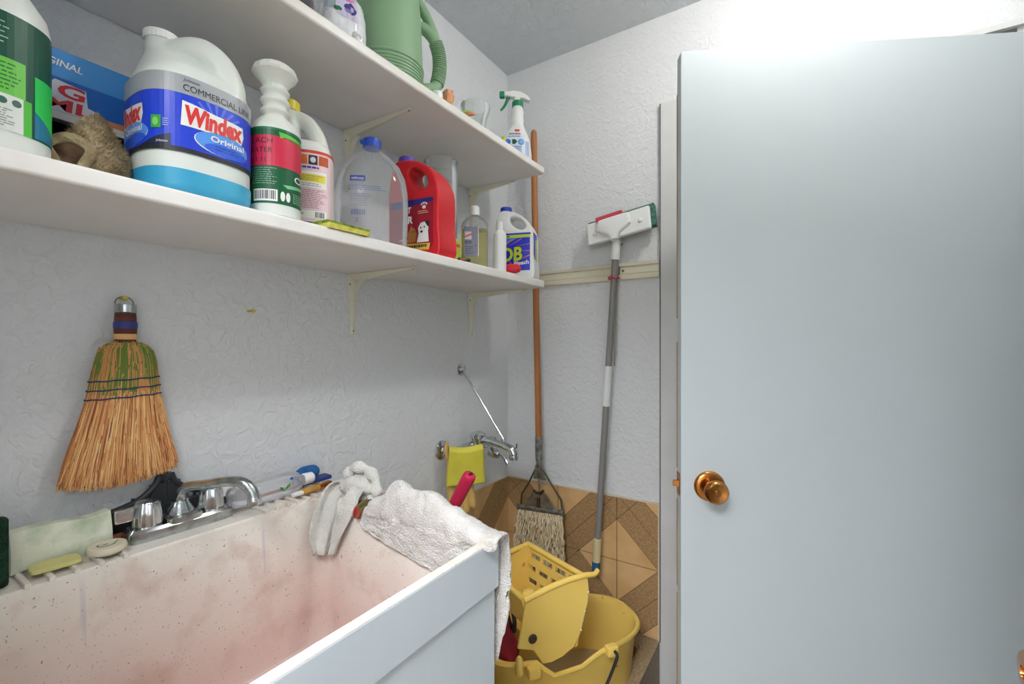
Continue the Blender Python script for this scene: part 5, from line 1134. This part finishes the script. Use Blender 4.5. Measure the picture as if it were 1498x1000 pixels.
M_HANDLE = mat('mop_wood', '#b97a45', 0.5, var='#9c5f33', vscale=14, stretch=(1, 1, 0.06))
t = thing('wet_mop', 'string wet mop with a wooden handle standing in the corner', 'mop', (0.180, -0.052, 0.30))
obj('mop_handle', MB().tube([(0.002, 0, 0.59), (-0.010, 0.0, 1.10), (-0.024, 0.004, 1.820), (-0.0243, 0.004, 1.840), (-0.0245, 0.004, 1.850)], [0.0125, 0.0125, 0.0125, 0.0115, 0.006], 18), M_HANDLE, t, smooth=50)
M_MET = mat('mop_steel', '#a4aaa8', 0.4, 0.8, var='#7c7868', vscale=60)
obj('socket', MB().tube([(0.001, 0, 0.640), (0.002, 0, 0.560), (0.004, 0, 0.525)], [0.0150, 0.0150, 0.0110], 18), M_MET, t, smooth=40)
yk = MB().add([(-0.012, -0.004, 0.53), (0.018, -0.004, 0.53), (0.032, -0.003, 0.475), (-0.022, -0.003, 0.475), (-0.012, 0.004, 0.53), (0.018, 0.004, 0.53), (0.032, 0.003, 0.475), (-0.022, 0.003, 0.475)], [(0, 1, 2, 3), (4, 5, 6, 7), (0, 1, 5, 4), (1, 2, 6, 5), (2, 3, 7, 6), (3, 0, 4, 7)])
obj('yoke_plate', yk, M_MET, t, smooth=0)
obj('wire_frame', MB().tube([(-0.014, 0, 0.512), (-0.045, 0, 0.452), (-0.078, 0, 0.402), (-0.081, 0, 0.352)], 0.0036, 10).tube([(0.022, 0, 0.512), (0.058, 0, 0.462), (0.098, 0, 0.412), (0.105, 0, 0.362)], 0.0036, 10), mat('wire_dark', '#6a6450', 0.45, 0.7), t)
obj('clamp_bar', MB().tube([(-0.092, -0.006, 0.352), (0.112, -0.006, 0.366)], 0.0105, 14), M_MET, t, smooth=50)
tri = [(-0.058, 0.358), (0.072, 0.366), (0.030, 0.424), (-0.012, 0.424)]
obj('clamp_plate', MB().prism(tri, -0.003, 0.003, 0, RX(90)), mat('plate_rust', '#9a8f78', 0.5, 0.4, var='#7a6850', vscale=40), t, smooth=0)
obj('screw_rod', MB().tube([(0.006, -0.004, 0.480), (0.006, -0.004, 0.400)], 0.0042, 10), M_MET, t)
obj('wing_nut', MB().tube(smoothpath([(-0.018, -0.010, 0.430), (-0.004, -0.010, 0.424), (0.010, -0.010, 0.424), (0.028, -0.010, 0.436)], 4), 0.0052, 8).tube([(0.006, -0.012, 0.405), (0.006, -0.014, 0.370)], 0.007, 10), mat('nut_rust', '#5c4636', 0.6, 0.5), t)
obj('strut', MB().tube([(0.036, -0.006, 0.420), (0.070, -0.006, 0.376)], 0.0042, 8), M_MET, t)
obj('strut', MB().tube([(-0.020, -0.006, 0.418), (-0.055, -0.006, 0.374)], 0.0042, 8), M_MET, t)
ms = MB(); rb = random.Random(11)
M_STN = [mat('string_a', '#f0e0ba', 0.95), mat('string_b', '#d8c294', 0.95), mat('string_c', '#fbf2d8', 0.95), mat('string_d', '#8a7350', 0.95)]
NS = 22
for k in range(200):
    u = k / 199; lay = rb.uniform(-1, 1); x0 = -0.086 + 0.192*u; x1 = -0.100 + 0.212*u + rb.uniform(-0.004, 0.004); zt = 0.346 + 0.014*u; ph = rb.uniform(0, 6); ln = rb.uniform(0.26, 0.30); pts = []
    for i in range(NS):
        q = i / (NS - 1); pts.append((x0 + (x1 - x0)*min(1, q*2.5) + 0.0022*math.sin(ph + q*34), -0.006 + 0.018*lay*min(1, q*4) - 0.0014*math.cos(ph + q*40), zt - ln*q))
    mi = rb.choices((0, 1, 2, 3), (30, 30, 24, 16))[0]
    m0 = len(ms.m); ms.tube(pts, [0.0020 + 0.0005*math.sin(ph + i*2.3) for i in range(NS)], 5, mi)
    for i in range(NS - 1):
        mj = rb.choices((0, 1, 2, 3), (34, 32, 28, 6))[0]
        for q5 in range(5): ms.m[m0 + i*5 + q5] = mj
obj('mop_strings', ms, M_STN, t, smooth=60, kind='stuff')

# ================================================================== mop bucket with its wringer, standing in the basin
BZ = 0.101
t = thing('mop_bucket', 'yellow plastic mop bucket with an oval rim in the mop basin', 'bucket', (0.412, -0.334, BZ), 53.13)
def outl(sc, n=72, dx=0.0):
    o = []
    for k in range(n):
        a = 2*math.pi*k/n; c, s_ = math.cos(a), math.sin(a)
        e = 2.6 if c > 0 else 4.5
        o.append((0.002 + dx + (0.252*sc + (0.0))*math.copysign(abs(c)**(2/e), c), (0.143 - 0.252*(1-sc)*0.55)*math.copysign(abs(s_)**(2/e), s_)))
    return o
def rimz(x, y):
    z = 0.322
    if y < -0.09:
        if -0.140 < x < 0.085:
            if x > -0.055: u = (0.085 - x) / 0.14; z -= 0.044*u*u*(3-2*u)
            else: u = (x + 0.140) / 0.085; z -= 0.044*u*u*(3-2*u)
        if x <= -0.110: z += 0.016*min(1, (-0.110 - x)/0.03)
    return z
rings = []
for sc, zf in ((0.80, 0.0), (0.84, 0.006), (0.985, 0.97), (1.0, 0.985), (1.035, 0.985), (1.045, 1.0), (1.03, 1.018), (0.985, 1.018), (0.965, 0.99), (0.82, 0.03), (0.79, 0.02)):
    q = outl(sc); ref = outl(1.0)
    rings.append([(x, y, zf*rimz(rx_, ry_)) for (x, y), (rx_, ry_) in zip(q, ref)])
mb = MB().rings(rings, 0, True); obj('tub', mb, M_YEL, t, smooth=45)
wq = outl(0.90); mb = MB(); mb.add([(x, y, 0.15) for x, y in wq], [tuple(range(len(wq)))]); obj('water', mb, mat('mop_water', '#b7a27c', 0.12), t, smooth=0, label='shallow murky water in the bucket')
for x, y in ((0.094, -0.150), (-0.150, -0.152)): obj('handle_boss', MB().box((x, y, 0.322), (0.036, 0.026, 0.030), 0.006), M_YEL, t)
obj('bail_handle', MB().tube(smoothpath([(0.094, -0.150, 0.326), (0.098, -0.172, 0.322), (0.088, -0.176, 0.300), (0.050, -0.176, 0.230), (0.0, -0.174, 0.165), (-0.06, -0.174, 0.14)], 5), 0.0045, 10), M_BLACK, t, smooth=60)
mb = MB()
for x in (-0.185, -0.215): mb.tube([(x, -0.150, 0.30), (x, -0.150, 0.400), (x, -0.150, 0.408)], [0.011, 0.010, 0.005], 12)
obj('pegs', MB().tube([(-0.190, -0.148, 0.325), (-0.190, -0.148, 0.362), (-0.190, -0.148, 0.370)], [0.011, 0.010, 0.005], 12), M_YEL, t)

wr = thing('mop_wringer', 'yellow slotted mop wringer hooked on the end of the bucket', 'wringer', (0.412, -0.334, BZ + 0.0), 53.13)
# corners of the wringer in bucket axes (x along, -y towards the viewer), heights above the basin floor
N1, N2, F2, F1 = (-0.165, -0.118), (0.022, -0.124), (-0.050, 0.132), (-0.215, 0.105)
zc = -BZ
plate = [(-0.162, 0.600), (-0.110, 0.616), (-0.056, 0.628), (0.000, 0.636), (0.030, 0.630), (0.034, 0.600), (0.030, 0.560), (0.006, 0.478), (-0.016, 0.442), (-0.050, 0.424), (-0.085, 0.416), (-0.112, 0.418), (-0.126, 0.440), (-0.140, 0.462), (-0.186, 0.476)]
mb = MB().prism([(x, z + zc) for x, z in plate], 0.118, 0.128, 0, RX(90)); o = obj('side_plate', mb, M_YEL, wr, smooth=0); b_ = o.modifiers.new('bevel', 'BEVEL'); b_.width = 0.003; b_.segments = 2
mb = MB().prism([(x + (F2[0]-N2[0])*0.9, z + zc) for x, z in plate], -0.130, -0.120, 0, RX(90)); o = obj('side_plate', mb, M_YEL, wr, smooth=0)
def wallq(a, b, lean, zt0, zt1, zb, thick, cells):
    """a wall from corner a to b; cells = (s0, s1, h0, h1) solid pieces; lean shifts the foot along x"""
    mb = MB(); dx, dy = b[0]-a[0], b[1]-a[1]; l = math.hypot(dx, dy); nx, ny = dy/l, -dx/l
    def pt(s, h, d):
        zt = zt0*(1-s) + zt1*s; z = zb + (zt - zb)*h; k = 1 - h
        return (a[0] + dx*s + nx*d + lean*k, a[1] + dy*s + ny*d, z + zc)
    for s0, s1, h0, h1 in cells:
        v = [pt(s0, h0, 0), pt(s1, h0, 0), pt(s1, h1, 0), pt(s0, h1, 0), pt(s0, h0, thick), pt(s1, h0, thick), pt(s1, h1, thick), pt(s0, h1, thick)]
        mb.add(v, [(0, 1, 2, 3), (4, 5, 6, 7), (0, 1, 5, 4), (1, 2, 6, 5), (2, 3, 7, 6), (3, 0, 4, 7)])
    return mb
cells = []; rows = [(0.82, 0.91), (0.62, 0.71), (0.42, 0.51), (0.22, 0.31)]; prev = 1.0
for r_, (h0, h1) in enumerate(rows):
    cells.append((0, 1, h1, prev)); st = 0.07 if r_ % 2 == 0 else 0.12; s = 0.0; x = st
    while x < 0.93:
        cells.append((s, x, h0, h1)); s = x + 0.165; x = s + 0.060
    cells.append((s, 1, h0, h1)) if s < 1 else None
    prev = h0
cells.append((0, 1, 0, prev))
o = obj('slotted_wall', wallq(N2, F2, -0.030, 0.632, 0.632, 0.440, 0.007, cells), M_YEL, wr, smooth=0)
obj('far_wall', wallq(F2, F1, 0.0, 0.632, 0.602, 0.440, 0.007, [(0, 1, 0, 1)]), M_YEL, wr, smooth=0)
M_PRESS = mat('press_orange', '#cf8a52', 0.45, var='#c07a48', vscale=8)
obj('press_plate', wallq(F1, N1, 0.020, 0.602, 0.600, 0.520, 0.007, [(0, 1, 0, 1)]), M_YEL, wr, smooth=0)
rimp = smoothpath([(N1[0], N1[1] - 0.005, 0.602 + zc), (-0.110, -0.123, 0.618 + zc), (-0.050, -0.123, 0.631 + zc), (0.004, -0.124, 0.638 + zc), (0.036, -0.122, 0.636 + zc), (0.056, -0.120, 0.634 + zc), (0.070, -0.116, 0.642 + zc)], 6)
obj('rim_arm', MB().tube(rimp, [0.0085]*25 + [0.0075]*6 + [0.007]*6, 12), M_YEL, wr, smooth=60)
for a, b, za, zb_ in ((N2, F2, 0.634, 0.634), (F2, F1, 0.634, 0.604), (F1, N1, 0.604, 0.602)):
    obj('rim', MB().tube([(a[0], a[1], za + zc), ((a[0]+b[0])/2, (a[1]+b[1])/2, (za+zb_)/2 + zc), (b[0], b[1], zb_ + zc)], 0.0085, 12), M_YEL, wr, smooth=60)
obj('rim_lug', MB().lathe([(0.020, 0.0), (0.020, 0.010), (0.014, 0.015), (0.001, 0.016)], 20, 0, T(-0.142, -0.098, 0.598 + zc)), M_YEL, wr, smooth=50)
obj('pivot_bolt', MB().lathe([(0.0125, 0.0), (0.0125, 0.003), (0.009, 0.007), (0.001, 0.008)], 20, 0, T(-0.143, -0.128, 0.496 + zc) @ RX(90)), mat('bolt_dark', '#4a3c34', 0.6), wr)
for k in range(5): obj('stud', MB().lathe([(0.004, 0.0), (0.003, 0.004), (0.001, 0.005)], 10, 0, T(0.031 - 0.006*k, -0.124, 0.590 - 0.026*k + zc) @ RX(90)), M_WHITE, wr)
obj('wringer_floor', MB().add([(-0.105, -0.118, 0.44 + zc), (-0.008, -0.124, 0.44 + zc), (-0.08, 0.132, 0.44 + zc), (-0.155, 0.105, 0.44 + zc)], [(0, 1, 2, 3)]), M_YEL, wr, smooth=0)
# things in the front end of the bucket
t = thing('red_cloth', 'crimson cloth stuffed in the bucket in front of the wringer', 'cloth', (0.285, -0.470, 0.385), 53)
obj('cloth_body', blob(lambda u, a: ((0.060 + 0.012*noise.noise(Vector((math.cos(a)*2, math.sin(a)*2, u*3))))*math.sin(math.pi*(0.1+0.82*u))**0.5*math.cos(a)*0.7, (0.110 + 0.015*noise.noise(Vector((math.cos(a)*2, math.sin(a)*2, u*3 + 7))))*math.sin(math.pi*(0.1+0.82*u))**0.5*math.sin(a), 0.078*u)), mat('cloth_crimson', '#b5303f', 0.8, var='#94243a', vscale=25), t, smooth=80)
t = thing('brush_head', 'black curved plastic tool lying on the crimson cloth in the bucket', 'tool', (0.320, -0.462, 0.462), 53)
obj('arched_frame', MB().tube(smoothpath([(-0.004, -0.030, 0.0), (-0.002, -0.028, 0.030), (0, -0.005, 0.048), (0, 0.022, 0.040), (-0.002, 0.036, 0.010)], 6), 0.0065, 10), M_BLACK, t, smooth=60)
obj('tongue', MB().prism([(-0.018, 0.0), (0.018, 0.0), (0.012, 0.05), (-0.012, 0.05)], -0.004, 0.004, 0, T(0, 0, -0.006) @ RZ(80) @ RX(75)), M_BLACK, t)
